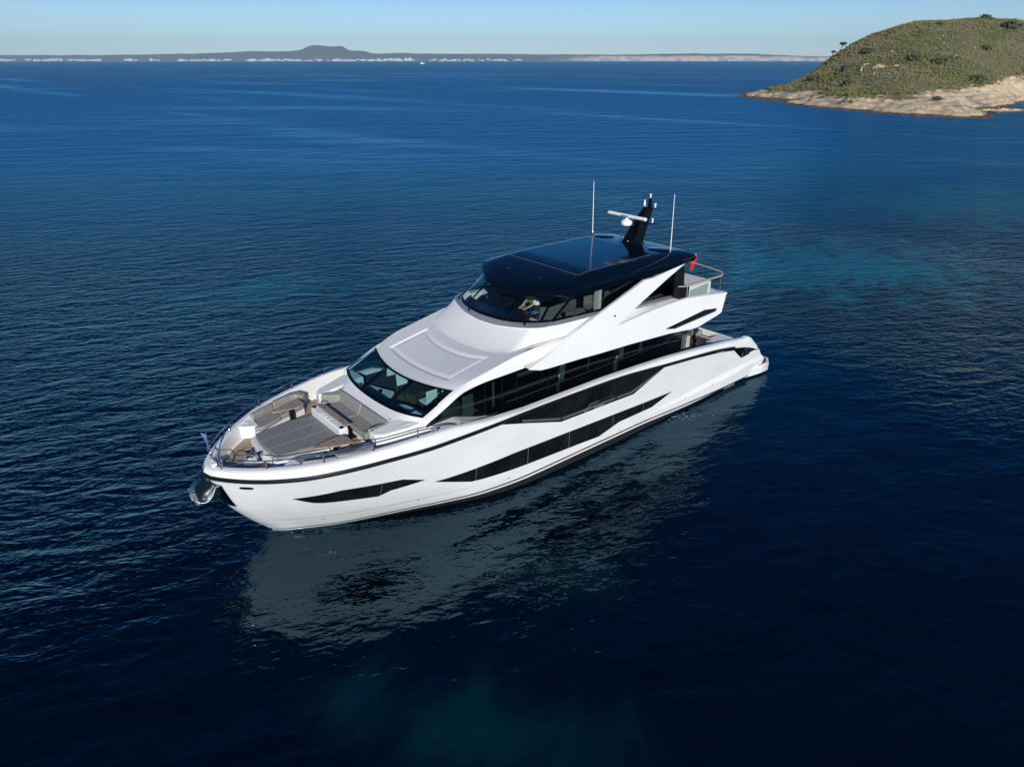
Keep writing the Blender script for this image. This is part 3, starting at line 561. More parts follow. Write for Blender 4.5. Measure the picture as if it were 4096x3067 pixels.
# coachroof with its recessed panel
b = MB(); nu, nv = 170, 170; rws = []; half = lambda x: 2.595 + .16 * sstep(19.6, 18.3, x) + .06 * sstep(18.3, 14, x)
for i in range(nu + 1):
    s_ = i / nu; row = []
    for j in range(nv + 1):
        v = -1 + 2 * j / nv; x0 = 20.12 - .091 * (2.56 * v)**2; x1 = 14.2
        x = x0 + (x1 - x0) * s_; y = v * half(x); z = zroof(x, y)
        ex0 = 19.55 - .046 * y * y; ex1 = 17.92 - .083 * y * y - .0068 * y**4
        dx0, dx1, dy = ex0 - x, x - ex1, 1.97 - abs(y); cl = lambda q: min(max(q, 0), 1)
        z -= .065 * min(cl(dx0 / .13), cl(dx1 / .13), cl(dy / .05)); z += .045 * min(cl((dx0 - .14) / .14), cl((dx1 - .14) / .10), cl((dy - .06) / .15))
        row.append((x, y, z))
    rws.append(row)
b.grid(rws, flip=True); b.build('coachroof', nonskid, yacht, ang=25)
b = MB(); ys_ = np.linspace(-2.57, 2.57, 50)
b.grid([[(Uw(y)[0] + .015, y, Uw(y)[2] - .02) for y in ys_], [(Uw(y)[0] + .02, y, Uw(y)[2] + .015) for y in ys_], [(Uw(y)[0] - .05, y, zroof(Uw(y)[0] - .05, y) + .004) for y in ys_]], flip=False); b.build('roof_lip', gel, yacht)
# ---------------------------------------------------------------- flybridge skirt, coaming and glass
Bc = [(17.72, 0, 4.70), (17.67, .8, 4.72), (17.51, 1.5, 4.78), (17.29, 2.0, 4.85), (17.05, 2.34, 4.92), (16.5, 2.60, 4.98), (15.49, 2.72, 5.05), (14.46, 2.80, 5.10), (13.6, 2.84, 5.33), (12.8, 2.86, 5.55)]
Tc = [(16.45, 0, 5.40), (16.4, .8, 5.43), (16.27, 1.4, 5.48), (16.07, 2.0, 5.55), (15.85, 2.40, 5.60), (15.4, 2.64, 5.61), (14.84, 2.68, 5.57), (14.1, 2.69, 5.54), (13.4, 2.70, 5.52), (12.7, 2.70, 5.50)]
Gc = [(16.42, 0, 5.655), (16.33, .8, 5.66), (16.16, 1.4, 5.67), (15.82, 2.0, 5.70), (15.45, 2.33, 5.71), (15.05, 2.5, 5.71), (14.5, 2.52, 5.68), (13.8, 2.52, 5.64), (13.1, 2.52, 5.61), (12.3, 2.52, 5.57)]
Rc = [(15.22, 0, 6.46), (15.13, .82, 6.465), (14.98, 1.38, 6.47), (14.68, 1.92, 6.48), (14.35, 2.28, 6.50), (13.95, 2.5, 6.53), (13.5, 2.52, 6.53), (12.9, 2.52, 6.52), (12.3, 2.52, 6.50), (11.8, 2.52, 6.48)]
n_ = 60; Bm, Tm, Gm, Rm = [multi(q, n_) for q in (Bc, Tc, Gc, Rc)]
b = MB(); rws = []
for t in np.linspace(0, 1, 12):
    rws.append(both([(lerp(a, c, t)[0], lerp(a, c, t)[1], a[2] + (c[2] - a[2]) * (t**1.45)) for a, c in zip(Bm, Tm)]))
b.grid(rws, flip=False); b.build('flybridge_skirt', gel, yacht, ang=60)
b = MB(); rws = [both([(p[0], p[1], p[2]) for p in Tm]), both([(p[0] + .02, p[1] + .01, p[2] + .03) for p in Tm])] ; b.grid(rws); b.build('coaming_lip', gel, yacht)
b = MB(); b.grid([both([(p[0] + .02, p[1] + .01, p[2] + .03) for p in Tm]), both([(lerp(a, c, .85)[0] + .015, lerp(a, c, .85)[1], lerp(a, c, .85)[2]) for a, c in zip(Tm, Gm)]), both([(p[0] - .04, p[1] - .03, p[2] + .005) for p in Gm])]); b.build('windscreen_coaming', coam, yacht, ang=50)
def fly_half(k0, k1): return Gm[k0:k1 + 1], Rm[k0:k1 + 1]
def idx(c, y): return min(range(n_), key=lambda k: abs(c[k][1] - y) if c[k][0] > 15.0 else 9)
k1 = idx(Gm, 1.16); k2 = min(range(n_), key=lambda k: abs(Gm[k][0] - 15.05))
def fpane(seg_g, seg_r, name='flybridge_windscreen_pane', m=None, fl=False):
    b = MB(); b.grid([[lerp(a, c, t) for a, c in zip(seg_g, seg_r)] for t in np.linspace(0, 1, 4)], flip=fl); return b.build(name, fw_glass, yacht)
g0, r0 = both(Gm[:k1 + 1]), both(Rm[:k1 + 1]); fpane(g0, r0)
ff = [glassmat('dark_flybridge_glass', (0.55, 0.62, 0.62))]
for sgn in (1, -1):
    mg = lambda q: [(x, sgn * y, z) for x, y, z in q]
    fpane(mg(Gm[k1:k2 + 1]), mg(Rm[k1:k2 + 1]), fl=sgn < 0)
    b = MB()
    for k, w_ in ((k1, .03), (k2, .05)):
        a, c = mg([Gm[k]])[0], mg([Rm[k]])[0]; b.tube([lerp(a, c, t) for t in np.linspace(0, 1, 5)], w_, 4)
    b.build('windscreen_pillar', black, yacht)
    for x0, x1 in ((15.0, 12.40), (12.30, 10.25), (10.15, 8.0), (7.93, 7.40)):
        b = MB(); zb_ = lambda x: 5.57 if x > 12.2 else (lin([(12.2, 5.57), (10, 5.36), (7.4, 5.16)])(x)); xs_ = np.linspace(x0, x1, 8)
        zt_ = lambda x: 6.50 if x < 13.9 else 6.53 - (x - 13.93) * .72
        b.grid([[(x, sgn * 2.52, max(zb_(x), 5.1)) for x in xs_], [(x, sgn * 2.52, max(zt_(x), 5.7)) for x in xs_]], flip=sgn > 0); b.build('flybridge_side_window', ff[0] if x0 > 12 else side_glass if x0 > 8 else black, yacht)
    b = MB()
    for x in (12.35, 10.2, 7.96): b.box((x - .05, sgn * 2.53 - .02, 5.2), (x + .05, sgn * 2.53 + .02, 6.5))
    b.prism([(15.0, 5.70), (12.3, 5.56), (12.3, 5.64), (14.9, 5.79)][::-1], sgn * 2.515, sgn * 2.535, axis='y')
    b.build('side_window_frame', black, yacht)
b = MB()                                                        # black band at the foot and head of the glass
b.grid([both([(lerp(a, c, t)[0] + .01, lerp(a, c, t)[1] + (0.01 if a[1] > .01 else 0), lerp(a, c, t)[2] + .005) for a, c in zip(Gm[:k2 + 1], Rm[:k2 + 1])]) for t in (0, .09)])
b.grid([both([(lerp(a, c, t)[0] + .01, lerp(a, c, t)[1] + (0.01 if a[1] > .01 else 0), lerp(a, c, t)[2] + .005) for a, c in zip(Gm[:k2 + 1], Rm[:k2 + 1])]) for t in (.92, 1)])
b.build('windscreen_frit', black, yacht)
# wipers
for (p0, p1, p2) in (((15.93, 2.02, 5.66), (15.35, 1.75, 6.02), (15.35, 1.25, 6.10)), ((16.38, -.75, 5.60), (15.75, -.55, 6.08), (15.55, -1.0, 6.2)), ((15.93, -2.02, 5.66), (15.3, -1.85, 6.1), (15.1, -2.0, 6.2))):
    b = MB(); up = Vector((.05, 0, .05)); q0, q1 = Vector(p0) + up, Vector(p1) + up; b.tube([q0, q1], [.016, .009], 6); b.tube([q0 + Vector((0, .05, 0)), q1 + Vector((0, .04, 0))], .006, 5)
    dv = (q1 - q0) * .62; b.tube([q1 - dv * .5 + Vector((.01, .10 * (1 if p0[1] > 0 else -1), 0)), q1 + dv * .55 + Vector((.01, .10 * (1 if p0[1] > 0 else -1), 0))], .012, 5); b.lathe([(.035, -.04), (.035, .04), (.02, .06)], p0, 10); b.build('windscreen_wiper', black, yacht)
# horn box on the skirt is only a faint seam; upper deck skin, fin and arch
ysk = lambda z: 3.42 - .28 * (z - 4.05)
zlo = lin([(16.82, 4.54), (16.3, 4.39), (15.9, 4.36), (14.2, 4.3), (13.3, 4.25), (11.6, 4.19), (9.16, 4.06), (7.6, 3.91), (7.17, 3.90), (5.42, 4.14), (5.0, 4.80), (4.8, 4.88)])
zhi = pchip([4.8, 5.2, 6.64, 7.9, 9.2, 10.8, 12.2, 12.7, 14.74, 15.9, 16.82], [4.9, 4.95, 5.10, 5.21, 5.20, 5.12, 5.01, 4.95, 4.92, 4.69, 4.56])
xs_ = list(np.linspace(16.82, 5.0, 90)) + [4.9, 4.8]
for sgn in (1, -1):
    b = MB(); R_ = []
    for k in range(7):
        t = k / 6; R_.append([(x, sgn * (ysk(zlo(x) + (zhi(x) - zlo(x)) * t)), zlo(x) + (zhi(x) - zlo(x)) * t) for x in xs_])
    low_in = [(x, sgn * 2.72 if x < 16 else sgn * lin([(16.82, 3.27), (16, 2.76)])(x), zlo(x) + .02) for x in xs_]
    topc = [(x, sgn * (ysk(zhi(x)) - .04), zhi(x) + .012) for x in xs_]; tin = [(x, sgn * (ysk(zhi(x)) - .26), zhi(x) + .015) for x in xs_]; tin2 = [(x, sgn * (ysk(zhi(x)) - .28), min(zhi(x), 4.62)) for x in xs_]
    b.grid([low_in] + R_ + [topc, tin, tin2], flip=sgn > 0); b.build('upper_deck_side', gel, yacht, ang=30)
    hull_panel('side_vent', [(9.27, 4.30), (6.59, 4.51), (5.75, 4.41)], [(9.27, 4.285), (8.74, 4.19), (5.87, 4.31), (5.75, 4.37)], black, off=.012, nx=30, nz=2, surf=lambda x, z: ysk(z), side=sgn)
    hull_panel('vent_sill', [(9.3, 4.285), (8.74, 4.195), (5.87, 4.315), (5.7, 4.38)], [(9.3, 4.275), (8.74, 4.165), (5.87, 4.285), (5.7, 4.37)], coam, off=.02, nx=20, nz=1, surf=lambda x, z: ysk(z), side=sgn)
    # fin: ridge from the pointed tip up to the arch foot
    Af = [(16.84, 3.285, 4.55), (16.3, 3.22, 4.68), (15.9, 3.16, 4.76), (15.3, 3.09, 4.93), (14.6, 3.02, 5.18), (13.9, 2.99, 5.38), (13.1, 2.965, 5.63)]
    Bf = [(16.84, ysk(4.55), 4.55), (16.3, ysk(4.62), 4.62), (15.9, ysk(4.69), 4.69), (15.3, ysk(4.82), 4.82), (14.6, ysk(4.925), 4.925), (13.7, ysk(4.94), 4.94), (12.76, ysk(4.95), 4.95)]
    af, bf = multi(Af, 30), multi(Bf, 30); b = MB(); Z_ = lambda q: [(x, sgn * y, z) for x, y, z in q]
    inn_ = [(p[0], lerp(p, (0, 2.80, 0), min(1, k / 8))[1], p[2] - .12 * min(1, k / 8)) for k, p in enumerate(af)]
    b.grid([Z_([(p[0], p[1] + .004, p[2]) for p in bf]), Z_(af), Z_(inn_)], flip=sgn > 0)
    b.add(Z_([(16.84, 3.285, 4.55), (16.3, 3.22, 4.68), (16.0, 2.9, 4.6), (16.0, 2.76, 4.40), (16.3, ysk(4.39), 4.39)]), [(0, 1, 2), (0, 2, 3), (0, 3, 4)]); b.build('side_fin', gel, yacht, ang=25)
    # arch buttress up to the hardtop
    out = [(13.10, 5.63), (12.76, 4.95), (12.17, 5.01), (11.81, 5.16), (10.72, 5.56), (8.95, 6.17), (7.75, 6.55), (7.50, 6.62), (8.6, 6.52), (9.63, 6.40), (10.19, 6.41)]
    b = MB(); b.prism(out if sgn > 0 else out[::-1], lambda p: sgn * (ysk(p[1]) - .12), lambda p: sgn * (ysk(p[1]) + .012), axis='y'); b.build('hardtop_arch', gel, yacht, bevel=.012, ang=30)
    b = MB(); b.lathe([(.05, 0), (.03, .04)], (0, 0, 0), 10); l_ = b.build('arch_light', chrome, yacht); l_.location = (12.2, sgn * (ysk(5.43) + .01), 5.43); l_.rotation_euler = (R(-90 * sgn), 0, 0)
    # sloping inner ledge below the aft side windows
    xx = np.linspace(13.2, 7.5, 30); zl = lin([(13.2, 5.5), (12.2, 5.5), (10.3, 5.34), (7.5, 5.2)])
    b = MB(); b.grid([[(x, sgn * (ysk(zhi(x)) - .12), zhi(x) + .012) for x in xx], [(x, sgn * 2.78, zhi(x) + .05 + (zl(x) - zhi(x) - .05) * .3) for x in xx], [(x, sgn * 2.72, zl(x) - .06) for x in xx]], flip=sgn < 0); b.build('window_ledge', gel, yacht)
    b = MB(); b.grid([[(x, sgn * 2.74, zl(x) - .08) for x in xx], [(x, sgn * 2.72, zl(x) + .02) for x in xx], [(x, sgn * 2.53, zl(x) + .05) for x in xx]], flip=sgn < 0); b.build('window_coaming', coam, yacht)
# upper deck slab, soffit and aft bulkhead
b = MB(); xx = np.linspace(16.0, 5.1, 40)
b.grid([[(x, y, zlo(x) + .03) for x in xx] for y in (-3.3, 3.3)], flip=False); b.build('deck_soffit', gel, yacht)
b = MB(); b.add([(4.85, -3.1, 4.6), (12.5, -2.9, 4.6), (12.5, 2.9, 4.6), (4.85, 3.1, 4.6)], [(0, 1, 2, 3)]); b.add([(12.5, -2.6, 4.6), (16.0, -2.3, 4.6), (16.0, 2.3, 4.6), (12.5, 2.6, 4.6)], [(0, 1, 2, 3)]); b.build('upper_deck_floor', gel, yacht)
b = MB(); b.add([(5.35, -3.36, 4.14), (4.82, -3.15, 4.88), (4.82, 3.15, 4.88), (5.35, 3.36, 4.14)], [(0, 1, 2, 3)]); b.box((4.82, -3.12, 4.55), (5.05, 3.12, 4.93)); b.build('upper_deck_aft_face', gel, yacht)
b = MB(); b.box((7.36, -2.5, 4.62), (7.42, 2.5, 6.5)); b.build('flybridge_aft_glass', black, yacht)
for g in (1, -1): b = MB(); b.add([(7.95, g * 2.53, 5.15), (7.42, g * 2.72, 5.10), (7.42, g * 2.62, 6.45), (7.95, g * 2.53, 6.45)], [(0, 1, 2, 3)]); b.build('aft_wing_screen', blackm, yacht)
for g in (1, -1): b = MB(); b.prism([(x, g * y) for x, y in ((8.2, 2.75), (8.1, 2.98), (7.62, 3.0), (7.5, 2.6))], 4.62, 5.74); b.build('rail_end_screen', blackm, yacht)
# aft terrace rail
tr_ = [(8.2, 2.95, 5.80), (7.9, 3.0, 5.76), (7.55, 3.02, 5.74), (5.14, 3.02, 5.74), (4.72, 2.72, 5.75), (4.5, 1.6, 5.75), (4.38, .6, 5.75), (4.36, 0, 5.75)]
full = tr_[:-1] + [(x, -y, z) for x, y, z in tr_[::-1]]
b = MB()
def flatrail(b, pts, w=.045, h=.022):
    P_ = [Vector(p) for p in pts]; rws = []
    for i, p in enumerate(P_):
        t = (P_[min(i + 1, len(P_) - 1)] - P_[max(i - 1, 0)]); t.z = 0; t.normalize(); n_v = Vector((t.y, -t.x, 0)); u = Vector((0, 0, 1))
        rws.append([tuple(p + n_v * a * w + u * c * h) for a, c in ((-1, -1), (1, -1), (1, 1), (-1, 1))])
    b.grid(rws, close_u=True)
flatrail(b, full); tr = b.build('terrace_handrail', rail_teak, yacht)
bases = {}
for i, (a, c) in enumerate(zip(full[:-1], full[1:])):
    if a[0] > 7.6 or c[0] > 7.6: continue
    za = 5.16 if a[0] > 7 else 4.98; zc_ = 5.16 if c[0] > 7 else 4.98
    b = MB(); b.add([(a[0], a[1], za - .03), (c[0], c[1], zc_ - .03), (c[0], c[1], 5.70), (a[0], a[1], 5.70)], [(0, 1, 2, 3)]); b.build('glass_panel', clear_glass, tr)
for (x, y, z0) in ((7.55, 3.0, 5.15), (7.5, 3.0, 5.15), (5.12, 3.0, 4.97), (4.85, 2.80, 4.94), (4.5, 1.6, 4.94)):
    for sgn in (1, -1):
        b = MB(); b.tube([(x, sgn * y, z0 - .1), (x, sgn * y, 5.72)], .02, 8); b.build('rail_post', chrome, tr)
# tub housing on the terrace
b = MB(); b.box((5.55, .7, 4.62), (7.2, 2.78, 5.52)); hb_ = b.build('terrace_locker', gel, yacht, bevel=.04)
b = MB(); b.prism([(5.8, 4.95), (7.1, 4.95), (7.1, 5.36), (5.8, 5.46)], 2.782, 2.79, axis='y'); b.build('locker_panel', greyfr, hb_)
b = MB(); b.box((5.6, .75, 5.525), (7.15, 2.73, 5.56)); b.build('locker_top', nonskid, hb_, bevel=.015)
b = MB(); b.box((5.5, -2.6, 4.62), (7.0, -.8, 5.1)); b.build('terrace_sofa', white_fab, yacht, bevel=.06)
# ---------------------------------------------------------------- hardtop
def ht_half(x): # half width of the plan outline
    if x > 14.15:
        lo_, hi_ = 0, 2.75
        for _ in range(40):
            m_ = (lo_ + hi_) / 2
            if 15.17 - .093 * m_**2 - .0062 * m_**4 > x: lo_ = m_
            else: hi_ = m_
        return max(min(lo_, 2.76), .0)
    return 2.76 - .02 * sstep(9, 7, x)
def ht_edge(v, x):                       # flat centre, then a crease and a sloping shoulder
    k = sstep(14.6, 13.0, x); return abs(v)**5 * (1 - k) + k * max(0, (abs(v) - .755) / .245)**1.35
zc_t = pchip([6.8, 7.2, 9, 12.5, 13.1, 13.8, 14.5, 14.95, 15.17], [6.98, 7.04, 7.12, 7.10, 7.05, 6.93, 6.75, 6.58, 6.46])
ze_t = pchip([6.8, 8, 13.5, 14.3, 15.17], [6.90, 6.86, 6.84, 6.66, 6.46])
b = MB(); xs2 = [15.168, 15.15, 15.1, 15.0] + list(np.linspace(14.9, 7.3, 70)) + [7.2, 7.05, 6.95, 6.88]; V = np.linspace(-1, 1, 61); V = np.sign(V) * (1 - (1 - abs(V))**1.5)
rws = []
for x in xs2:
    w = ht_half(x); r_ = []
    for v in V:
        y = v * w; zc_, ze_ = zc_t(x), ze_t(x); z = zc_ - (zc_ - ze_) * ht_edge(v, x) - .03 * v * v * sstep(15, 13, x)
        inset = min(sstep(0, .05, 2.02 - abs(y)), sstep(0, .05, 13.22 + .07 * y * y - x - 0), sstep(0, .05, x - 9.0))
        z -= .004 * inset; r_.append((x, y, z))
    rws.append(r_)
b.grid(rws)
# sides tucked under, then soffit
for sgn in (1, -1):
    e0 = [(r_[-1 if sgn > 0 else 0]) for r_ in rws]; e1 = []; e2 = []; e3 = []
    for p in e0:
        t = sstep(15.1, 13.6, p[0]); zl_ = 6.50 - .03 * sstep(11, 9, p[0]) + .14 * sstep(8.6, 7.2, p[0])
        e1.append((p[0] - .01, p[1] + sgn * .015 * t, p[2] - .06)); e2.append((p[0] - .05, p[1] - sgn * .06 * t, min(p[2] - .06, zl_ * t + (6.40) * (1 - t) + .0))); e3.append((max(p[0] - .25, 7.0), p[1] * .9, e2[-1][2] + .03))
    b.grid([e0, e1, e2, e3], flip=sgn < 0)
aft = rws[-1]; b.grid([aft, [(p[0] + .05, p[1] * .98, 6.66) for p in aft]]); b.build('hardtop', navy, yacht, ang=32)
b = MB(); b.prism([(15.0, -.6), (14.9, -1.3), (14.3, -2.2), (13.8, -2.5), (7.05, -2.55), (7.05, 2.55), (13.8, 2.5), (14.3, 2.2), (14.9, 1.3), (15.0, .6)][::-1], 6.52, 6.535); b.build('hardtop_lining', dkint, yacht)
b = MB(); xg = np.linspace(13.12, 9.08, 30); yg = np.linspace(-1.94, 1.94, 30)
b.grid([[(x, y, zc_t(x) - (zc_t(x) - ze_t(x)) * ht_edge(y / 2.76, x) - .03 * (y / 2.76)**2 * sstep(15, 13, x) + .008) for y in yg] for x in xg]); b.build('sunroof_panel', navy, yacht)
b = MB()
for y in (-2.0, 2.0): b.tube([(x, y, zc_t(x) - .0158 + .004) for x in np.linspace(13.2, 9.0, 20)], .005, 5)
b.tube([(13.25, y, zc_t(13.25) - .03 * (y / 2.76)**2 + .003) for y in np.linspace(-1.98, 1.98, 15)], .006, 5); b.build('sunroof_seam', coam, yacht)
for sgn in (1, -1):
    b = MB(); b.lathe([(.52, 0), (.52, .03), (.48, .055), (.0, .06)], (7.98, sgn * 1.62, 7.055), 40); b.build('satellite_dome_disc', navy, yacht)
    b = MB(); b.tube([(8.01, sgn * 2.25, 7.0), (8.03, sgn * 2.25, 7.2), (8.1, sgn * 2.25, 9.48)], [.022, .02, .012], 8); an = b.build('whip_antenna', plastic, yacht)
    b = MB(); b.lathe([(.06, 0), (.06, .02), (.03, .05), (.03, .22)], (8.01, sgn * 2.25, 7.0), 10); b.tube([(8.2, sgn * 2.25, 7.04), (8.03, sgn * 2.25, 7.16)], .015, 6); b.build('antenna_foot', chrome, an)
    b = MB(); b.box((14.1, sgn * .95 - .06, 6.82), (14.2, sgn * .95 + .06, 6.84)); b.build('roof_sensor', coam, yacht)
# mast
b = MB(); bs = [(8.18, -.34, 7.1), (8.18, .34, 7.1), (7.52, .34, 7.1), (7.52, -.34, 7.1)]; md = [(7.66, -.2, 7.9), (7.66, .2, 7.9), (7.05, .2, 7.9), (7.05, -.2, 7.9)]; tp = [(7.14, -.12, 8.5), (7.14, .12, 8.5), (6.68, .12, 8.5), (6.68, -.12, 8.5)]
b.grid([bs, md, tp], close_u=True); b.add(tp, [(0, 1, 2, 3)]); b.box((7.45, -.42, 7.09), (8.25, .42, 7.12))
b.prism([(6.92, 8.5), (6.72, 8.5), (6.76, 8.9), (6.88, 8.9)], -.05, .05, axis='y'); ms = b.build('radar_mast', black, yacht, bevel=.012)
b = MB(); b.prism([(9.5 - 1.1, -.14), (9.5 - 1.1, .14), (7.4, .22), (6.95, .5), (6.8, .55), (6.85, .2), (6.85, -.2), (6.8, -.55), (6.95, -.5), (7.4, -.22)], 7.84, 7.88); b.build('mast_platform', black, ms)
b = MB(); b.prism([(7.1, -.1), (7.1, .1), (6.85, .45), (6.72, .47), (6.72, -.47), (6.85, -.45)], 8.5, 8.53); b.build('mast_spreader', black, ms)
b = MB(); b.lathe([(.2, 0), (.24, .05), (.25, .12), (.22, .2), (.12, .25), (.07, .28), (.07, .32)], (8.32, 0, 7.9), 20); rd = b.build('radar_pedestal', plastic, ms)
b = MB(); rows_ = []
for y in (-1.06, -1.04, 1.04, 1.06):
    k_ = .7 if abs(y) > 1.05 else 1; rows_.append([(8.32 + k_ * .09 * math.cos(a), y, 8.30 + k_ * .075 * math.sin(a)) for a in np.linspace(0, 2 * math.pi, 17)[:-1]])
b.grid(rows_, close_u=True); b.f.append(tuple(range(16))[::-1]); b.m.append(0); b.f.append(tuple(range(48, 64))); b.m.append(0); sc = b.build('radar_scanner_bar', plastic, ms)
for y in (-.98, .98):
    b = MB(); b.grid([[(8.32 + .092 * math.cos(a), y + d_, 8.30 + .077 * math.sin(a)) for a in np.linspace(0, 2 * math.pi, 17)[:-1]] for d_ in (-.006, .006)], close_u=True); b.build('scanner_band', txtd, ms)
text_mesh('SIMRAD', 0.12, txtd, ms, 'radar_lettering', (8.415, -.05, 8.26), (R(90), 0, R(90)), .003)
for (x, y, z, h_, r_) in ((6.88, -.25, 8.53, .26, .05), (6.82, .3, 8.53, .17, .055), (6.9, .28, 7.88, .17, .055), (6.82, 0, 8.9, .18, .045)):
    b = MB(); b.lathe([(r_ * .9, 0), (r_ * .5, h_ * .2), (r_ * .6, h_ * .45), (r_, h_ * .6), (r_, h_ * .9), (r_ * .4, h_)] if h_ < .2 else [(r_ * .8, 0), (r_, h_ * .3), (r_ * .8, h_ * .7), (r_ * .2, h_)], (x, y, z), 12); b.build('navigation_light' if h_ < .2 else 'gps_antenna', plastic, ms)
b = MB()
for (x, y, z) in ((8.3, -.28, 7.4), (8.3, -.28, 7.28)): b.lathe([(.01, -.05), (.045, -.03), (.05, 0), (.045, .03), (.01, .05)], (x, y, z), 10)
b.tube([(8.2, -.28, 7.2), (8.28, -.28, 7.3)], .012, 5); b.build('mast_horn', chrome, ms)

# ---------------------------------------------------------------- loose things on board
def rbox(b, a, c): return b.box(a, c)
# person at the flybridge helm (seen through the glass)
def person():
    root = boat_thing('person', 'blonde person in white t-shirt and black trousers wiping the helm table behind the upper windscreen', 'person', (13.95, .42, 4.61))
    vs = [(0, 0, .95), (0, 0, 1.12), (.10, 0, 1.22), (.20, 0, 1.33), (.27, 0, 1.40), (.34, 0, 1.50),        # pelvis..head 0-5
          (.19, .19, 1.29), (.38, .24, 1.12), (.62, .16, 1.02), (.70, .14, 1.00),                             # left arm 6-9
          (.19, -.19, 1.29), (.32, -.30, 1.08), (.55, -.22, .98), (.64, -.20, .97),                           # right arm 10-13
          (0, .10, .90), (.02, .11, .50), (-.02, .12, .08), (.14, .13, .03),                                  # left leg 14-17
          (0, -.10, .90), (.02, -.11, .50), (-.02, -.12, .08), (.14, -.13, .03)]
    ed = [(0, 1), (1, 2), (2, 3), (3, 4), (4, 5), (3, 6), (6, 7), (7, 8), (8, 9), (3, 10), (10, 11), (11, 12), (12, 13), (0, 14), (14, 15), (15, 16), (16, 17), (0, 18), (18, 19), (19, 20), (20, 21)]
    rad = [.14, .115, .13, .12, .055, .10, .055, .042, .03, .028, .055, .042, .03, .028, .09, .06, .04, .03, .09, .06, .04, .03]
    # five fingers per hand as short chains
    for hi, sg_ in ((9, 1), (13, -1)):
        hx, hy, hz = vs[hi]
        for k in range(5):
            dy = (k - 2) * .018 * sg_; ln = (.05, .075, .085, .08, .06)[k]
            if k == 0: tipm, tip = (hx + .02, hy + dy * 1.8, hz - .01), (hx + .05, hy + dy * 2.4, hz - .02)
            else: tipm, tip = (hx + ln * .55, hy + dy, hz - .005), (hx + ln, hy + dy, hz - .03)
            i = len(vs); vs += [tipm, tip]; ed += [(hi, i), (i, i + 1)]; rad += [.010, .008]
    me = bpy.data.meshes.new('person'); me.from_pydata(vs, ed, []); me.update()
    o = link('body', me, root, skin, smooth=False); md_ = o.modifiers.new('skin', 'SKIN'); md_.use_smooth_shade = True
    for i, r_ in enumerate(rad): me.skin_vertices[0].data[i].radius = (r_, r_)
    me.skin_vertices[0].data[0].use_root = True
    s_ = o.modifiers.new('sub', 'SUBSURF'); s_.levels = 1; s_.render_levels = 2
    def shell(name, pts, m, seg=14):
        b = MB(); rws = [[(x + rx * math.cos(a), y + ry * math.sin(a), z) for a in np.linspace(0, 2 * math.pi, seg + 1)[:-1]] for x, y, z, rx, ry in pts]; b.grid(rws, close_u=True); return b.build(name, m, root)
    shell('t_shirt', [(0, 0, 1.0, .15, .19), (.01, 0, 1.1, .14, .175), (.09, 0, 1.2, .14, .20), (.17, 0, 1.30, .13, .20), (.24, 0, 1.38, .08, .10)], tee)
    b = MB()
    for sg_ in (1, -1): b.tube([(.19, sg_ * .17, 1.30), (.30, sg_ * .23, 1.19)], [.075, .06], 10)
    b.build('t_shirt_sleeve', tee, root)
    shell('trousers_waist', [(0, 0, .80, .15, .20), (0, 0, .92, .16, .20), (0, 0, 1.03, .15, .19)], trous)
    b = MB()
    for sg_ in (1, -1): b.tube([(0, sg_ * .10, .9), (.02, sg_ * .11, .5), (-.02, sg_ * .12, .12)], [.115, .085, .065], 12)
    b.build('trouser_leg', trous, root)
    b = MB(); b.lathe([(.03, -.13), (.09, -.09), (.118, 0), (.11, .08), (.06, .13), (.01, .145)], (.32, 0, 1.52), 16)
    for k in range(7):
        a = math.pi * (.25 + 1.5 * k / 6); b.tube([(.32 + .1 * math.cos(a), .1 * math.sin(a), 1.50), (.27 + .12 * math.cos(a), .13 * math.sin(a), 1.32), (.25 + .13 * math.cos(a), .12 * math.sin(a), 1.12)], [.035, .03, .01], 7)
    b.build('hair', hair, root)
    b = MB(); b.lathe([(.012, -.02), (.02, 0), (.012, .02)], (.445, 0, 1.49), 8)
    for sg_ in (1, -1): b.lathe([(.008, -.01), (.014, 0), (.008, .01)], (.438, sg_ * .035, 1.525), 8); b.lathe([(.012, -.03), (.02, 0), (.012, .03)], (.34, sg_ * .105, 1.50), 8)
    b.box((.425, -.025, 1.445), (.438, .025, 1.455)); b.build('face_features', skin, root)
person()
o = MB(); o.grid([[(x, y, .012 * math.sin(9 * x + 7 * y) + .015) for y in np.linspace(-.09, .09, 8)] for x in np.linspace(-.08, .08, 8)])
gc = o.build('cleaning_cloth', green, None); gc.location = bw((14.60, .34, 5.55)); gc.rotation_euler = (0, 0, BTH); tag(gc, 'bright green cleaning cloth under the hand of the person at the helm', 'cloth')
b = MB(); b.box((13.95, -1.9, 4.62), (15.2, -.35, 5.35)); b.prism([(14.0, 5.35), (15.3, 5.35), (15.0, 5.6), (14.1, 5.75)], -1.9, -.4, axis='y'); hl_ = b.build('helm_console', dash, yacht, bevel=.05)
b = MB(); b.tube([(13.9 + .03 * math.cos(a) * 0, -1.1 + .2 * math.cos(a), 5.5 + .2 * math.sin(a)) for a in np.linspace(0, 2 * math.pi, 20)], .015, 6); b.build('steering_wheel', chrome, hl_)
b = MB()
for x, y in ((14.6, -1.3), (14.5, -.7), (14.9, -1.5)): b.lathe([(.03, 0), (.03, .05), (.045, .08), (.02, .12)], (x, y, 5.62), 10)
b.build('console_knob', chrome, hl_)
b = MB(); b.box((14.36, -.25, 5.47), (15.15, 1.15, 5.53)); b.box((14.5, .2, 4.62), (14.9, .7, 5.47)); b.build('helm_table', dash, yacht, bevel=.02)
b = MB(); b.box((14.38, .78, 5.533), (14.66, 1.12, 5.55)); b.build('helm_screen', screen_m, yacht)
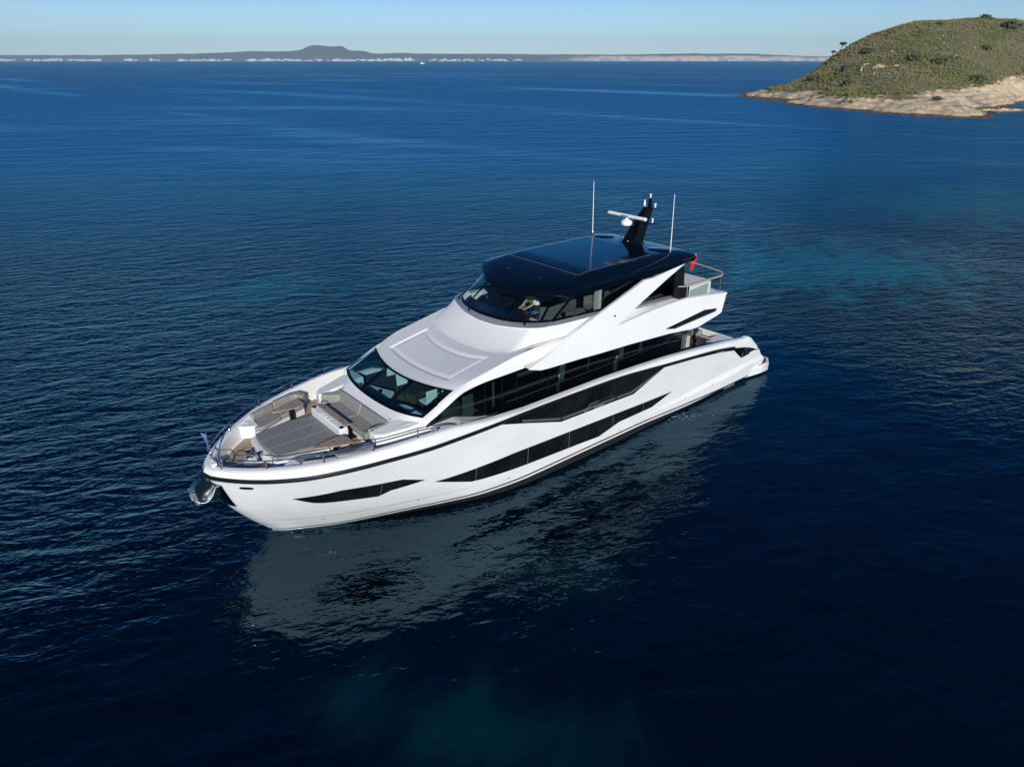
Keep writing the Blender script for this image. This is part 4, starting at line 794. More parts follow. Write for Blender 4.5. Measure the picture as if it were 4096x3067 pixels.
b = MB(); b.box((7.5, -2.45, 4.61), (14.6, 2.45, 4.63)); b.build('flybridge_rug', grey_fab, yacht)
b = MB(); o_g = [(x - .10, y * .96, 5.54) for x, y, z in both(Gm[:k2])]; o_i = [(min(x - .10, 15.15) - .0, y * .96, 5.50) for x, y, z in both(Gm[:k2])]; b.grid([o_g, o_i, [(x, y, 4.6) for x, y, z in o_i]]); b.build('windscreen_shelf', dash, yacht)
for a, c in (((10.0, -1.3, 4.63), (10.9, -.2, 5.05)), ((9.4, -2.3, 4.63), (12.2, -1.6, 5.05)), ((9.4, -2.4, 5.05), (12.2, -2.1, 5.45)), ((11.6, .6, 4.63), (12.5, 1.7, 5.05)), ((13.0, -1.5, 4.63), (13.5, -.9, 5.2)), ((12.9, -1.6, 5.2), (13.05, -.8, 5.8))):
    b = MB(); b.box(a, c); b.build('flybridge_seat', grey_fab, yacht, bevel=.06, seg=3)
b = MB(); b.box((12.3, 2.2, 4.62), (12.5, 2.45, 6.4)); b.build('curtain_column', white_fab, yacht)
# dining chairs and table inside the saloon
def chair(label, x, y, rz):
    t = boat_thing('dining_chair', label, 'chair', (x, y, 2.29), rz, 'white dining chairs inside the front windscreen')
    b = MB(); b.box((-.24, -.24, .42), (.26, .24, .52)); b.build('seat', white_fab, t, bevel=.04, seg=3)
    b = MB(); b.prism([(-.22, .45), (-.30, .45), (-.34, 1.0), (-.27, 1.02)], -.24, .24, axis='y'); b.build('backrest', white_fab, t, bevel=.03, seg=3)
    for sx in (-1, 1):
        for sy in (-1, 1): b = MB(); b.tube([(.2 * sx, .2 * sy, .44), (.22 * sx, .21 * sy, 0)], .016, 6); b.build('leg', chrome, t)
    return t
chair('white dining chair nearest the windscreen on the port side of the dark table', 18.95, -.05, R(-90))
chair('white dining chair behind the port roof edge, second along the dark table', 18.25, -.05, R(-90))
chair('white dining chair at the far side of the dark table, beside the starboard pane', 18.9, -1.65, R(90))
chair('white dining chair on the far side of the table, half hidden by the roof edge', 18.2, -1.65, R(90))
t = boat_thing('dining_table', 'dark wooden dining table between the white chairs behind the front windscreen', 'table', (18.6, -.85, 2.29))
MB().box((-.85, -.5, .70), (.85, .5, .75)).build('tabletop', dk_wood, t, bevel=.01)
b = MB(); b.box((-.3, -.1, 0), (-.15, .1, .7)); b.box((.15, -.1, 0), (.3, .1, .7)); b.build('leg', dk_wood, t)
b = MB(); b.prism([(20.15, -2.2), (20.35, -2.3), (20.35, -.75), (20.15, -.8), (19.75, -1.1)], 2.3, 3.02); b.build('windscreen_counter', plastic, yacht, bevel=.02)
b = MB(); b.prism([(20.3, -.1), (20.3, 1.25), (20.0, 1.4), (19.85, 1.2), (20.05, .2)], 2.3, 3.05); b.build('windscreen_counter', plastic, yacht, bevel=.02)
b = MB(); b.box((18.2, 1.0, 2.3), (19.3, 2.3, 2.98)); b.build('galley_unit', white_fab, yacht, bevel=.02)
b = MB(); b.lathe([(.06, 0), (.08, .08), (.03, .12)], (20.2, -1.35, 3.02), 12); b.build('glass_ornament', black, yacht)
# woven armchair in the cockpit
t = boat_thing('woven_armchair', 'pale woven rope armchair on the aft cockpit deck beside the dark saloon glass', 'armchair', (6.28, 1.78, 1.96))
b = MB()
for z in np.linspace(.38, .78, 8):
    pth = [(.38, -.42), (.38, .42), (-.42, .42), (-.42, -.42)]
    b.tube([(x, y, z + .015 * math.sin(i * 3)) for i, (x, y) in enumerate(pth)], .010, 5)
for (x0, y0, x1, y1) in ((.38, -.42, .38, .42), (.38, .42, -.42, .42), (-.42, .42, -.42, -.42)):
    for k in np.linspace(0, 1, 17)[:-1]:
        for d_ in (-.05, .05): b.tube([(x0 + (x1 - x0) * k, y0 + (y1 - y0) * k, .36), (x0 + (x1 - x0) * min(1, max(0, k + d_)), y0 + (y1 - y0) * min(1, max(0, k + d_)), .80)], .009, 4)
b.build('woven_side', rope, t)
b = MB(); flatrail(b, [(.38, -.42, .82), (.38, .42, .82), (-.42, .42, .82), (-.42, -.42, .82)], .03, .02); flatrail(b, [(.38, -.42, .35), (.38, .42, .35), (-.42, .42, .35), (-.42, -.42, .35), (.38, -.42, .35)], .03, .02); b.build('frame', rope, t)
MB().box((-.36, -.38, .36), (.34, .38, .52)).build('seat_cushion', white_fab, t, bevel=.05, seg=3)
MB().box((-.3, .15, .52), (.3, .36, .86)).build('back_cushion', white_fab, t, bevel=.06, seg=3)
for sx in (-1, 1):
    for sy in (-1, 1): b = MB(); b.tube([(.34 * sx, .36 * sy, .35), (.34 * sx, .36 * sy, 0)], .02, 6); b.build('leg', coam, t)
# anchor in its bracket
bk = MB(); sh = [(27.02, 2.55), (27.12, 2.70), (27.36, 2.76), (27.50, 2.70), (27.64, 2.52), (27.56, 2.42), (27.44, 2.22), (27.22, 2.02), (26.95, 2.02), (26.86, 2.2)]
for y in (-.13, .13): bk.prism(sh, y - .008, y + .008, axis='y')
bk.prism([(27.02, 2.55), (27.12, 2.70), (27.36, 2.76), (27.50, 2.70), (27.64, 2.52), (27.62, 2.50), (27.49, 2.67), (27.36, 2.73), (27.13, 2.67), (27.04, 2.54)], -.13, .13, axis='y'); bk.tube([(27.58, -.16, 2.50), (27.58, .16, 2.50)], .04, 12); bk.tube([(27.1, -.16, 2.15), (27.1, .16, 2.15)], .03, 12)
bk.build('anchor_bracket', plate, yacht)
t = boat_thing('anchor', 'steel claw anchor hanging in the bracket under the bow', 'anchor', (27.3, 0, 2.0))
def fluke(sgn):
    b = MB(); rws = []
    for k in range(9):
        a = k / 8; x = .38 - .72 * a; z = .02 + .42 * (abs(a - .35) / .65)**2 * (1 if a > .35 else 1.3); w = .16 + .16 * math.sin(math.pi * a)
        rws.append([(x, sgn * (.02 + w * t), z + .10 * t * t) for t in np.linspace(0, 1, 7)])
    b.grid(rws, flip=sgn < 0); o_ = b.build('fluke', galv, t); sm_ = o_.modifiers.new('s', 'SOLIDIFY'); sm_.thickness = .025
fluke(1); fluke(-1)
b = MB(); b.tube([(.30, 0, .42), (.05, 0, .2), (-.25, 0, .05)], [.035, .04, .05], 8); b.tube([(.26, -.19, .46), (-.1, .16, .16)], .022, 8); b.prism([(.42, .5), (.32, .02), (.22, 0), (.30, .48)], -.19, .19, axis='y'); b.build('shank', galv, t, bevel=.01)
# ensign on its staff
t = boat_thing('ensign_flag', 'red ensign hanging limp from a short black staff behind the hardtop', 'flag', (3.9, 0, 4.65))
b = MB(); b.tube([(0, 0, 0), (-1.0, 0, 1.22)], .016, 8); b.lathe([(.02, 0), (.035, .03), (.01, .06)], (-1.0, 0, 1.22), 8); b.build('staff', blackm, t)
b = MB(); nu, nv = 26, 30; rws = []; mi = []
for i in range(nu + 1):
    s_ = i / nu
    row = []
    for j in range(nv + 1):
        q = j / nv; fold = math.sin(q * 13 + s_ * 2) * .07 * (q**.5); hx, hz = -.92 + .42 * s_, 1.13 - .52 * s_
        row.append((hx + .06 * q + fold * .4, .02 + .12 * q + fold * .9, hz + .02 - .27 * q * q - .05 * q + .03 * math.sin(9 * s_)))
    rws.append(row)
for i in range(nu):
    for j in range(nv):
        u, v = (j + .5) / nv, 1 - (i + .5) / nu; m_ = 0
        if u < .5 and v > .5:
            a, c = u / .5 - .5, (v - .5) / .5 - .5
            if abs(a) < .06 or abs(c) < .09: m_ = 0
            elif abs(a) < .12 or abs(c) < .17: m_ = 2
            elif abs(abs(a) - abs(c)) < .05: m_ = 0
            elif abs(abs(a) - abs(c)) < .13: m_ = 2
            else: m_ = 1
        mi.append(m_)
b.grid(rws); b.m = mi; b.build('cloth', [red, fnavy, fwhite], t)
# pennant at the bow
t = boat_thing('bow_pennant', 'small blue-grey pennant on a steel staff at the tip of the bow', 'pennant', (26.9, -.02, 3.2))
b = MB(); b.tube([(0, 0, 0), (-.01, 0, 1.0)], .013, 7); b.lathe([(.015, 0), (.03, .03), (.01, .06)], (-.01, 0, 1.0), 8); b.build('staff', chrome, t)
b = MB(); b.grid([[(.0 + .13 * (1 - q)**1.5 * k + .01 * math.sin(9 * q), -.10 * k * (1 - q) + .02 * math.sin(6 * q + k), .97 - .62 * q + .06 * k * (1 - q)) for k in np.linspace(0, 1, 7)] for q in np.linspace(0, 1, 14)]); b.build('cloth', penn, t)

# ---------------------------------------------------------------- sea
sea_m = mat('sea_water', (0.001, 0.006, 0.016), 0.04, ior=1.37)
def sea_nodes(m):
    bs = m.node_tree.nodes['Principled BSDF']; tc = N(m, 'ShaderNodeTexCoord'); ob = tc.outputs['Object']
    def mapped(rot, sc):                     # rotate into the crest direction, then stretch along it
        mp = N(m, 'ShaderNodeMapping', vector_type='TEXTURE'); mp.inputs['Rotation'].default_value = (0, 0, rot); mp.inputs['Scale'].default_value = tuple(1 / q for q in sc); L(m, ob, mp.inputs[0]); return mp.outputs[0]
    def noise(v, s, d=2, r=.5, dist=0):
        n = N(m, 'ShaderNodeTexNoise'); n.inputs['Scale'].default_value = s; n.inputs['Detail'].default_value = d; n.inputs['Roughness'].default_value = r; n.inputs['Distortion'].default_value = dist; L(m, v, n.inputs[0]); return n.outputs[0]
    def math_(op, a, b=None, c=None):
        n = N(m, 'ShaderNodeMath', operation=op)
        for i, x in enumerate((a, b, c)):
            if x is None: continue
            if isinstance(x, (int, float)): n.inputs[i].default_value = x
            else: L(m, x, n.inputs[i])
        return n.outputs[0]
    def ramp(v, a, b, lo=0., hi=1.):
        n = N(m, 'ShaderNodeMapRange', interpolation_type='SMOOTHSTEP'); L(m, v, n.inputs[0])
        for i, x in enumerate((a, b, lo, hi)): n.inputs[i + 1].default_value = x
        return n.outputs[0]
    sep = N(m, 'ShaderNodeSeparateXYZ'); L(m, ob, sep.inputs[0]); X, Y = sep.outputs[0], sep.outputs[1]
    # distance on the port (lee) side of the yacht, in her own frame
    c, s = math.cos(BTH), math.sin(BTH)
    lx = math_('ADD', math_('MULTIPLY', math_('SUBTRACT', X, BX), c), math_('MULTIPLY', math_('SUBTRACT', Y, BY), s))
    ly = math_('ADD', math_('MULTIPLY', math_('SUBTRACT', X, BX), -s), math_('MULTIPLY', math_('SUBTRACT', Y, BY), c))
    warp = math_('MULTIPLY', math_('SUBTRACT', noise(mapped(0, (1, 1, 1)), .12, 2), .5), 9)
    lyw = math_('ADD', ly, warp)
    lee = math_('MULTIPLY', math_('MULTIPLY', ramp(lyw, -2.0, 4.0), ramp(lyw, 40, 22)), math_('MULTIPLY', ramp(math_('ADD', lx, warp), -9, 3), ramp(math_('ADD', lx, warp), 62, 34)))
    # long slick streaks further out
    streak = ramp(noise(mapped(R(-44), (.10, 1.0, 1)), .022, 3, .55, .35), .53, .66)
    streak = math_('MAXIMUM', streak, math_('MULTIPLY', ramp(noise(mapped(R(-15), (.3, 1.0, 1)), .018, 2, .5, .4), .52, .70), math_('MULTIPLY', ramp(X, 30, -40), .9)))
    amp_small = math_('MULTIPLY', math_('SUBTRACT', 1.0, math_('MULTIPLY', lee, .86)), math_('MULTIPLY', math_('SUBTRACT', 1.0, math_('MULTIPLY', streak, .35)), math_('ADD', .55, math_('MULTIPLY', noise(mapped(R(30), (.6, 1, 1)), .07, 3, .6, .5), .95))))
    w1 = noise(mapped(R(17), (.42, 1.0, 1)), 1.05, 3, .55, .5)
    w2 = noise(mapped(R(4), (.5, 1.0, 1)), 2.6, 3, .6, .4)
    w3 = noise(mapped(R(32), (.55, 1.0, 1)), .30, 2, .5, .3)
    w4 = noise(mapped(R(5), (.7, 1.0, 1)), .75, 2, .5, 1.2)
    h = math_('MULTIPLY', math_('ADD', math_('MULTIPLY', w1, .37), math_('MULTIPLY', w2, .165)), amp_small)
    h = math_('ADD', h, math_('ADD', math_('MULTIPLY', w3, math_('ADD', .17, ramp(Y, 45, 220, 0, .60))), math_('MULTIPLY', w4, .055)))
    w5 = noise(mapped(R(6), (.30, 1.0, 1)), .13, 4, .65, .3); w6 = noise(mapped(R(-4), (.22, 1.0, 1)), .035, 5, .7, .3)     # longer wind sea out in the bay
    h = math_('ADD', h, math_('ADD', math_('MULTIPLY', w5, ramp(Y, 50, 170, 0, 2.6)), math_('MULTIPLY', w6, ramp(Y, 200, 700, 0, 8.0))))
    bp_ = N(m, 'ShaderNodeBump'); bp_.inputs['Strength'].default_value = 1; bp_.inputs['Distance'].default_value = 1.0; L(m, h, bp_.inputs['Height'])
    ge = N(m, 'ShaderNodeNewGeometry'); dp = N(m, 'ShaderNodeVectorMath', operation='DOT_PRODUCT'); L(m, bp_.outputs[0], dp.inputs[0]); L(m, ge.outputs['Incoming'], dp.inputs[1])
    fac = math_('ADD', .070, math_('MULTIPLY', math_('POWER', math_('SUBTRACT', 1.0, math_('MAXIMUM', dp.outputs['Value'], .02)), 5.0), math_('ADD', .36, math_('MULTIPLY', streak, .30))))   # steep facets hide each other at grazing angles
    dif = N(m, 'ShaderNodeBsdfDiffuse'); glo = N(m, 'ShaderNodeBsdfGlossy'); glo.inputs[0].default_value = (.44, .78, 1, 1); ms_ = N(m, 'ShaderNodeMixShader')
    L(m, bp_.outputs[0], glo.inputs['Normal']); L(m, fac, ms_.inputs[0]); L(m, dif.outputs[0], ms_.inputs[1]); L(m, glo.outputs[0], ms_.inputs[2])
    L(m, ms_.outputs[0], [n_ for n_ in m.node_tree.nodes if n_.type == 'OUTPUT_MATERIAL'][0].inputs['Surface'])
    # pale sandy seabed patches give the water a teal body colour
    pn = ramp(noise(mapped(R(20), (.5, 1, 1)), .035, 3, .55, .4), .55, .72)
    def blob(px, py, r, ang, st):
        mp = N(m, 'ShaderNodeMapping', vector_type='TEXTURE'); mp.inputs['Location'].default_value = (px, py, 0); mp.inputs['Rotation'].default_value = (0, 0, R(ang)); mp.inputs['Scale'].default_value = (r, r * st, 1); L(m, ob, mp.inputs[0])
        ln = N(m, 'ShaderNodeVectorMath', operation='LENGTH'); L(m, mp.outputs[0], ln.inputs[0])
        return ramp(math_('ADD', ln.outputs[1], math_('MULTIPLY', math_('SUBTRACT', noise(mapped(R(70), (.4, 1, 1)), .45, 4, .65, .6), .5), 2.6)), 1.2, .1)
    bl = math_('MAXIMUM', math_('MAXIMUM', blob(-1.0, 11.6, 1.7, 84, 2.4), math_('MULTIPLY', blob(.4, 17.5, 1.7, 80, 1.8), .6)), math_('MAXIMUM', math_('MAXIMUM', blob(25, 53, 13, 20, .75), math_('MULTIPLY', blob(52, 80, 22, 20, .6), .7)), math_('MULTIPLY', blob(-16.5, 47, 9, 30, .5), .4)))
    bl = math_('MAXIMUM', bl, math_('MULTIPLY', math_('MULTIPLY', pn, ramp(Y, 40, 60)), .55))
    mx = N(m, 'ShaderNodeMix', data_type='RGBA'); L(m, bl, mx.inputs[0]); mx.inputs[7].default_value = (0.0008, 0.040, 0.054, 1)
    deep = N(m, 'ShaderNodeMix', data_type='RGBA'); L(m, ramp(math_('ADD', Y, math_('MULTIPLY', math_('SUBTRACT', noise(mapped(0, (1, 1, 1)), .03, 3), .5), 50)), 12, 130), deep.inputs[0])   # vignette and grading put into the colour: dark near, brighter further out
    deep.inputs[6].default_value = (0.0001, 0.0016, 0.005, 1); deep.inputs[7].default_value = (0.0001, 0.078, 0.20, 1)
    deep2 = N(m, 'ShaderNodeMix', data_type='RGBA'); L(m, ramp(Y, 250, 1500), deep2.inputs[0]); L(m, deep.outputs[2], deep2.inputs[6]); deep2.inputs[7].default_value = (0.0001, 0.085, 0.19, 1); L(m, deep2.outputs[2], mx.inputs[6])  # last step of the same painted falloff with distance
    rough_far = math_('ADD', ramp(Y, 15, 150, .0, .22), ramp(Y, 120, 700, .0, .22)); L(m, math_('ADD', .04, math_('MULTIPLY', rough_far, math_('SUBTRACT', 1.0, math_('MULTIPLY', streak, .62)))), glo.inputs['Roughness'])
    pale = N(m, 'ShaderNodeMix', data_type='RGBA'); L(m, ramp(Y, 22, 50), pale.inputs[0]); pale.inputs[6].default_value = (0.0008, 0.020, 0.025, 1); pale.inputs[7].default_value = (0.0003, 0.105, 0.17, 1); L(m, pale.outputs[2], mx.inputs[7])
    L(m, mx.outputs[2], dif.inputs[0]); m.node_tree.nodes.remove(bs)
sea_nodes(sea_m)
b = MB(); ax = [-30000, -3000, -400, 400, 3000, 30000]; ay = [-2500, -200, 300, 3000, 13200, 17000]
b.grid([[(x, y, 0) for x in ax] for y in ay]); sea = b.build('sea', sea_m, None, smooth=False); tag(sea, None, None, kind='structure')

# ---------------------------------------------------------------- island headland
def ray(u, v):                               # direction of a viewing ray, used only to survey real positions of the land
    f = 698.37; p = R(24.82); x = (u / 4 - 512) / f; y = (383 - v / 4) / f
    return np.array([x, math.cos(p) + y * math.sin(p), -math.sin(p) + y * math.cos(p)])
def at_z(u, v, z): d = ray(u, v); t = (z - CAM_H) / d[2]; return (d[0] * t, d[1] * t, z)
def at_y(u, v, Y): d = ray(u, v); t = Y / d[1]; return (d[0] * t, Y, CAM_H + d[2] * t)
cp = [at_z(*q, 0) for q in ((3000, 374), (2998, 394), (3060, 403), (3140, 416), (3290, 436), (3420, 445), (3540, 457), (3640, 464), (3760, 472), (3880, 478), (3970, 474), (3985, 466), (3945, 452), (3935, 442), (4000, 428), (4096, 409))]
cp += [(235, 262, 0), (300, 240, 0), (420, 230, 0), (560, 240, 0)]
land = [at_y(*q) for q in ((3060, 357, 330), (3130, 349, 335), (3173, 381, 300), (3200, 395, 288), (3395, 391, 250), (3395, 412, 244), (3618, 376, 250), (3600, 420, 222), (3717, 361, 255), (3830, 340, 262), (3760, 420, 214), (3880, 420, 216), (3900, 445, 208), (4050, 395, 280), (4050, 330, 300))]
ridge = [at_y(3235, 299, 340), at_y(3290, 262, 340), at_y(3344, 221, 342), at_y(3406, 176, 345), at_y(3504, 130, 350), at_y(3613, 99, 355), at_y(3727, 87, 360), at_y(3934, 79, 365), at_y(4096, 86, 365), at_y(4400, 110, 365), at_y(4900, 160, 365)]
mid = [at_y(3480, 260, 300), at_y(3480, 330, 275), at_y(3700, 270, 290), at_y(3700, 180, 325), at_y(3950, 260, 292), at_y(3950, 160, 328), at_y(4400, 260, 300), at_y(3330, 320, 300)]
back = [(118, 385, 0), (150, 430, 0), (200, 470, 0), (300, 500, 0), (420, 505, 0), (540, 500, 0), (200, 440, 14), (300, 430, 24), (420, 430, 22), at_y(3180, 345, 362), at_y(3235, 330, 362), at_y(3290, 300, 366), at_y(3344, 262, 370), at_y(3406, 215, 376), at_y(3504, 160, 390)]
sea_pts = [(130, 402, -3), (145, 412, -3), (70, 300, -6), (70, 380, -6), (75, 250, -6), (90, 205, -6), (112, 180, -6), (140, 182, -5), (175, 225, -4), (230, 235, -5), (300, 205, -6), (560, 200, -6), (90, 430, -6), (200, 520, -7), (400, 545, -7), (600, 400, 4)]
CP = np.array(cp + land + ridge + mid + back + sea_pts)
def U(r2): return 0.5 * r2 * np.log(r2 + 1e-9)
veg_z = lambda x: 2.2 + (x - 101) * .058
n0 = len(CP); A = np.zeros((n0 + 3, n0 + 3)); d2 = ((CP[:, None, :2] - CP[None, :, :2])**2).sum(-1); A[:n0, :n0] = U(d2) + 40 * np.eye(n0)
A[:n0, n0] = 1; A[:n0, n0 + 1:] = CP[:, :2]; A[n0, :n0] = 1; A[n0 + 1:, :n0] = CP[:, :2].T
wts = np.linalg.solve(A, np.concatenate([CP[:, 2], np.zeros(3)]))
def tps(P): d = ((P[:, None, :] - CP[None, :, :2])**2).sum(-1); return U(d) @ wts[:n0] + wts[n0] + P @ wts[n0 + 1:]
gx = np.concatenate([np.arange(82, 210, .62), np.arange(210, 300, 1.3), np.arange(300, 480, 5)]); gy = np.concatenate([np.arange(190, 400, .8), np.arange(400, 520, 5)])
GX, GY = np.meshgrid(gx, gy); PP = np.stack([GX.ravel(), GY.ravel()], -1); HZ = np.concatenate([tps(PP[i:i + 20000]) for i in range(0, len(PP), 20000)])
def fbm(x, y, s, o=4):
    return mnoise.fractal(Vector((x * s, y * s, 3.3)), 1.0, 2.0, o)
veg_edge = []
for i in range(len(PP)):
    x, y = PP[i]; h_ = HZ[i]
    if h_ > -3:
        n1 = fbm(x, y, .05); n2 = fbm(x + 50, y, .35, 3)
        if h_ < veg_z(x) + 2:                                  # stratified rock ledges
            st2 = h_ + n1 * 1.2; led = math.floor(st2 / 1.1) * 1.1 + 1.1 * sstep(.62, .95, (st2 / 1.1) % 1)
            k_ = sstep(veg_z(x) + 2, veg_z(x), h_); h_ = h_ * (1 - k_) + (led * .8 + h_ * .2) * k_ + n2 * .45 * k_ + fbm(x + 7, y, 1.1, 2) * .22 * k_
        h_ += (n1 * .9 + n2 * .35) * sstep(4, 9, h_)
        HZ[i] = h_
nx_, ny_ = len(gx), len(gy)
b = MB(); vv = [(PP[i, 0], PP[i, 1], HZ[i]) for i in range(len(PP))]; ff_ = []
HZ2 = HZ.reshape(ny_, nx_)
for j in range(ny_ - 1):
    for i in range(nx_ - 1):
        if HZ2[j:j + 2, i:i + 2].max() > -1.5: a = j * nx_ + i; ff_.append((a, a + 1, a + nx_ + 1, a + nx_))
isl_m = mat('island_rock_and_scrub', (0.4, 0.3, 0.2), 0.9)
def isl_nodes(m):
    bs = m.node_tree.nodes['Principled BSDF']; g = N(m, 'ShaderNodeNewGeometry'); sp = N(m, 'ShaderNodeSeparateXYZ'); L(m, g.outputs['Position'], sp.inputs[0])
    def nz(s, d=4, r=.6, st=(1, 1, 1)):
        mp = N(m, 'ShaderNodeMapping'); mp.inputs['Scale'].default_value = st; L(m, g.outputs['Position'], mp.inputs[0])
        n = N(m, 'ShaderNodeTexNoise'); n.inputs['Scale'].default_value = s; n.inputs['Detail'].default_value = d; n.inputs['Roughness'].default_value = r; L(m, mp.outputs[0], n.inputs[0]); return n.outputs[0]
    def rmp(v, stops):
        cr = N(m, 'ShaderNodeValToRGB'); el = cr.color_ramp.elements
        while len(el) > 1: el.remove(el[-1])
        el[0].position = stops[0][0]; el[0].color = (*stops[0][1], 1)
        for p_, c_ in stops[1:]: e_ = el.new(p_); e_.color = (*c_, 1)
        L(m, v, cr.inputs[0]); return cr.outputs[0]
    def M(op, a, c=None):
        n = N(m, 'ShaderNodeMath', operation=op); 
        for i, x in enumerate((a, c)):
            if x is None: continue
            if isinstance(x, (int, float)): n.inputs[i].default_value = x
            else: L(m, x, n.inputs[i])
        return n.outputs[0]
    def mix(f, a, c):
        n = N(m, 'ShaderNodeMix', data_type='RGBA'); L(m, f, n.inputs[0]); L(m, a, n.inputs[6]); L(m, c, n.inputs[7]); return n.outputs[2]
    def sm(v, a, c):
        n = N(m, 'ShaderNodeMapRange', interpolation_type='SMOOTHSTEP'); L(m, v, n.inputs[0]); n.inputs[1].default_value = a; n.inputs[2].default_value = c; return n.outputs[0]
    rock = rmp(nz(.22, 8, .68, (1, 1, 3)), [(.28, (.15, .10, .06)), (.38, (.46, .34, .22)), (.50, (.66, .50, .33)), (.62, (.74, .60, .43))])
    grey = rmp(nz(.9, 5, .6, (1, 1, 4)), [(.3, (.14, .125, .105)), (.7, (.36, .32, .26))])
    rock = mix(sm(nz(.07, 4, .6), .54, .66), rock, grey)
    veg = rmp(nz(.9, 8, .75), [(.25, (.05, .05, .022)), (.45, (.12, .115, .05)), (.58, (.20, .175, .085)), (.75, (.29, .24, .13))])
    veg2 = rmp(nz(1.1, 6, .7), [(.3, (.04, .055, .015)), (.6, (.10, .125, .03)), (.8, (.16, .175, .05))])
    veg = mix(sm(nz(.035, 4, .6), .47, .60), veg, veg2)
    hv = M('ADD', sp.outputs[2], M('MULTIPLY', M('SUBTRACT', nz(.11, 6, .65), .5), 5))
    far = M('MULTIPLY', M('SUBTRACT', sp.outputs[0], 101), .058)
    col = mix(sm(M('SUBTRACT', hv, M('MINIMUM', M('MAXIMUM', far, 0), 9)), 2.0, 2.7), rock, veg)
    tide = rmp(nz(1.2, 4), [(.3, (.05, .035, .02)), (.7, (.20, .14, .07))])
    col = mix(sm(M('ADD', sp.outputs[2], M('MULTIPLY', nz(.8, 3), .5)), .95, .60), col, tide)
    L(m, col, bs.inputs['Base Color'])
    bp_ = N(m, 'ShaderNodeBump'); bp_.inputs['Distance'].default_value = .8; bp_.inputs['Strength'].default_value = .9; L(m, nz(1.1, 8, .7), bp_.inputs['Height']); L(m, bp_.outputs[0], bs.inputs['Normal'])
isl_nodes(isl_m)
me = bpy.data.meshes.new('headland'); me.from_pydata(vv, [], ff_); me.update(); isl = link('headland', me, None, isl_m, ang=60); tag(isl, None, None, kind='structure')
def hz(x, y):
    i = min(max(np.searchsorted(gx, x) - 1, 0), nx_ - 2); j = min(max(np.searchsorted(gy, y) - 1, 0), ny_ - 2)
    a = (x - gx[i]) / (gx[i + 1] - gx[i]); c = (y - gy[j]) / (gy[j + 1] - gy[j])
    return float((1 - c) * ((1 - a) * HZ2[j, i] + a * HZ2[j, i + 1]) + c * ((1 - a) * HZ2[j + 1, i] + a * HZ2[j + 1, i + 1]))
# scrub: countless low bushes, one object
def leafm(name, c1, c2):
    m = mat(name, c1, .9); noisy(m, c1, c2, 1.6, 6, 'Object', .35, .65); return m
sc_m = [leafm('olive_scrub', (.12, .11, .042), (.19, .17, .07)), leafm('green_scrub', (.065, .075, .02), (.13, .14, .04)), leafm('grey_scrub', (.14, .125, .07), (.20, .18, .105)), leafm('dry_scrub', (.15, .125, .06), (.22, .18, .095))]
ico = []
phi = (1 + 5**.5) / 2
icov = np.array([(-1, phi, 0), (1, phi, 0), (-1, -phi, 0), (1, -phi, 0), (0, -1, phi), (0, 1, phi), (0, -1, -phi), (0, 1, -phi), (phi, 0, -1), (phi, 0, 1), (-phi, 0, -1), (-phi, 0, 1)]) / 1.9
icof = [(0, 11, 5), (0, 5, 1), (0, 1, 7), (0, 7, 10), (0, 10, 11), (1, 5, 9), (5, 11, 4), (11, 10, 2), (10, 7, 6), (7, 1, 8), (3, 9, 4), (3, 4, 2), (3, 2, 6), (3, 6, 8), (3, 8, 9), (4, 9, 5), (2, 4, 11), (6, 2, 10), (8, 6, 7), (9, 8, 1)]
def blobs(b, x, y, z, r, n, mi, k=1.):
    for _ in range(n):
        o_ = np.clip(rng.normal(0, .45, 3), -1, 1) * r; o_[2] = abs(o_[2]) * .7; s_ = r * rng.uniform(.35, .7) * k
        V_ = icov * s_ * rng.uniform(.65, 1.3, (12, 1)); b.add((V_ + np.array([x + o_[0], y + o_[1], z + o_[2]])).tolist(), icof, mi)
b = MB(); cnt = 0
while cnt < 15000:
    x = rng.uniform(95, 250); y = rng.uniform(205, 372); h_ = hz(x, y)
    if x > y * .78 + 8: continue
    if h_ < veg_z(x) + .15 + fbm(x, y, .11) * 2 or (fbm(x, y, .06, 3) < -.28 and rng.random() < .6): continue
    g_ = fbm(x + 9, y + 4, .03, 3); r_ = rng.uniform(.25, .62) * (1.25 if g_ > .1 else 1)
    mi = rng.choice([1, 1, 0]) if g_ > .12 else rng.choice([0, 0, 2, 3, 2])
    blobs(b, x, y, h_, r_, 2, int(mi)); cnt += 1
sc_o = b.build('scrub', sc_m, None, smooth=False); tag(sc_o, 'low olive and grey maquis scrub covering the headland slope', 'scrub', kind='stuff')
bush_m = leafm('dark_bush_leaves', (.03, .042, .014), (.075, .09, .035))
def bush_at(u, v, Y, r, label, name='bush'):
    # surveyed position on the slope
    d = ray(u, v); best = None
    for t in np.linspace(190, 400, 500):
        x, y, z = d[0] * t, d[1] * t, CAM_H + d[2] * t
        if 90 < x < 470 and 195 < y < 500 and z < hz(x, y): best = (x, y, hz(x, y)); break
    if best is None: best = at_y(u, v, Y)
    b = MB(); blobs(b, 0, 0, 0, r, int(90 + r * 60), 0, .38); o_ = b.build(name, bush_m, None, smooth=False); o_.location = best; tag(o_, label, 'bush'); return o_
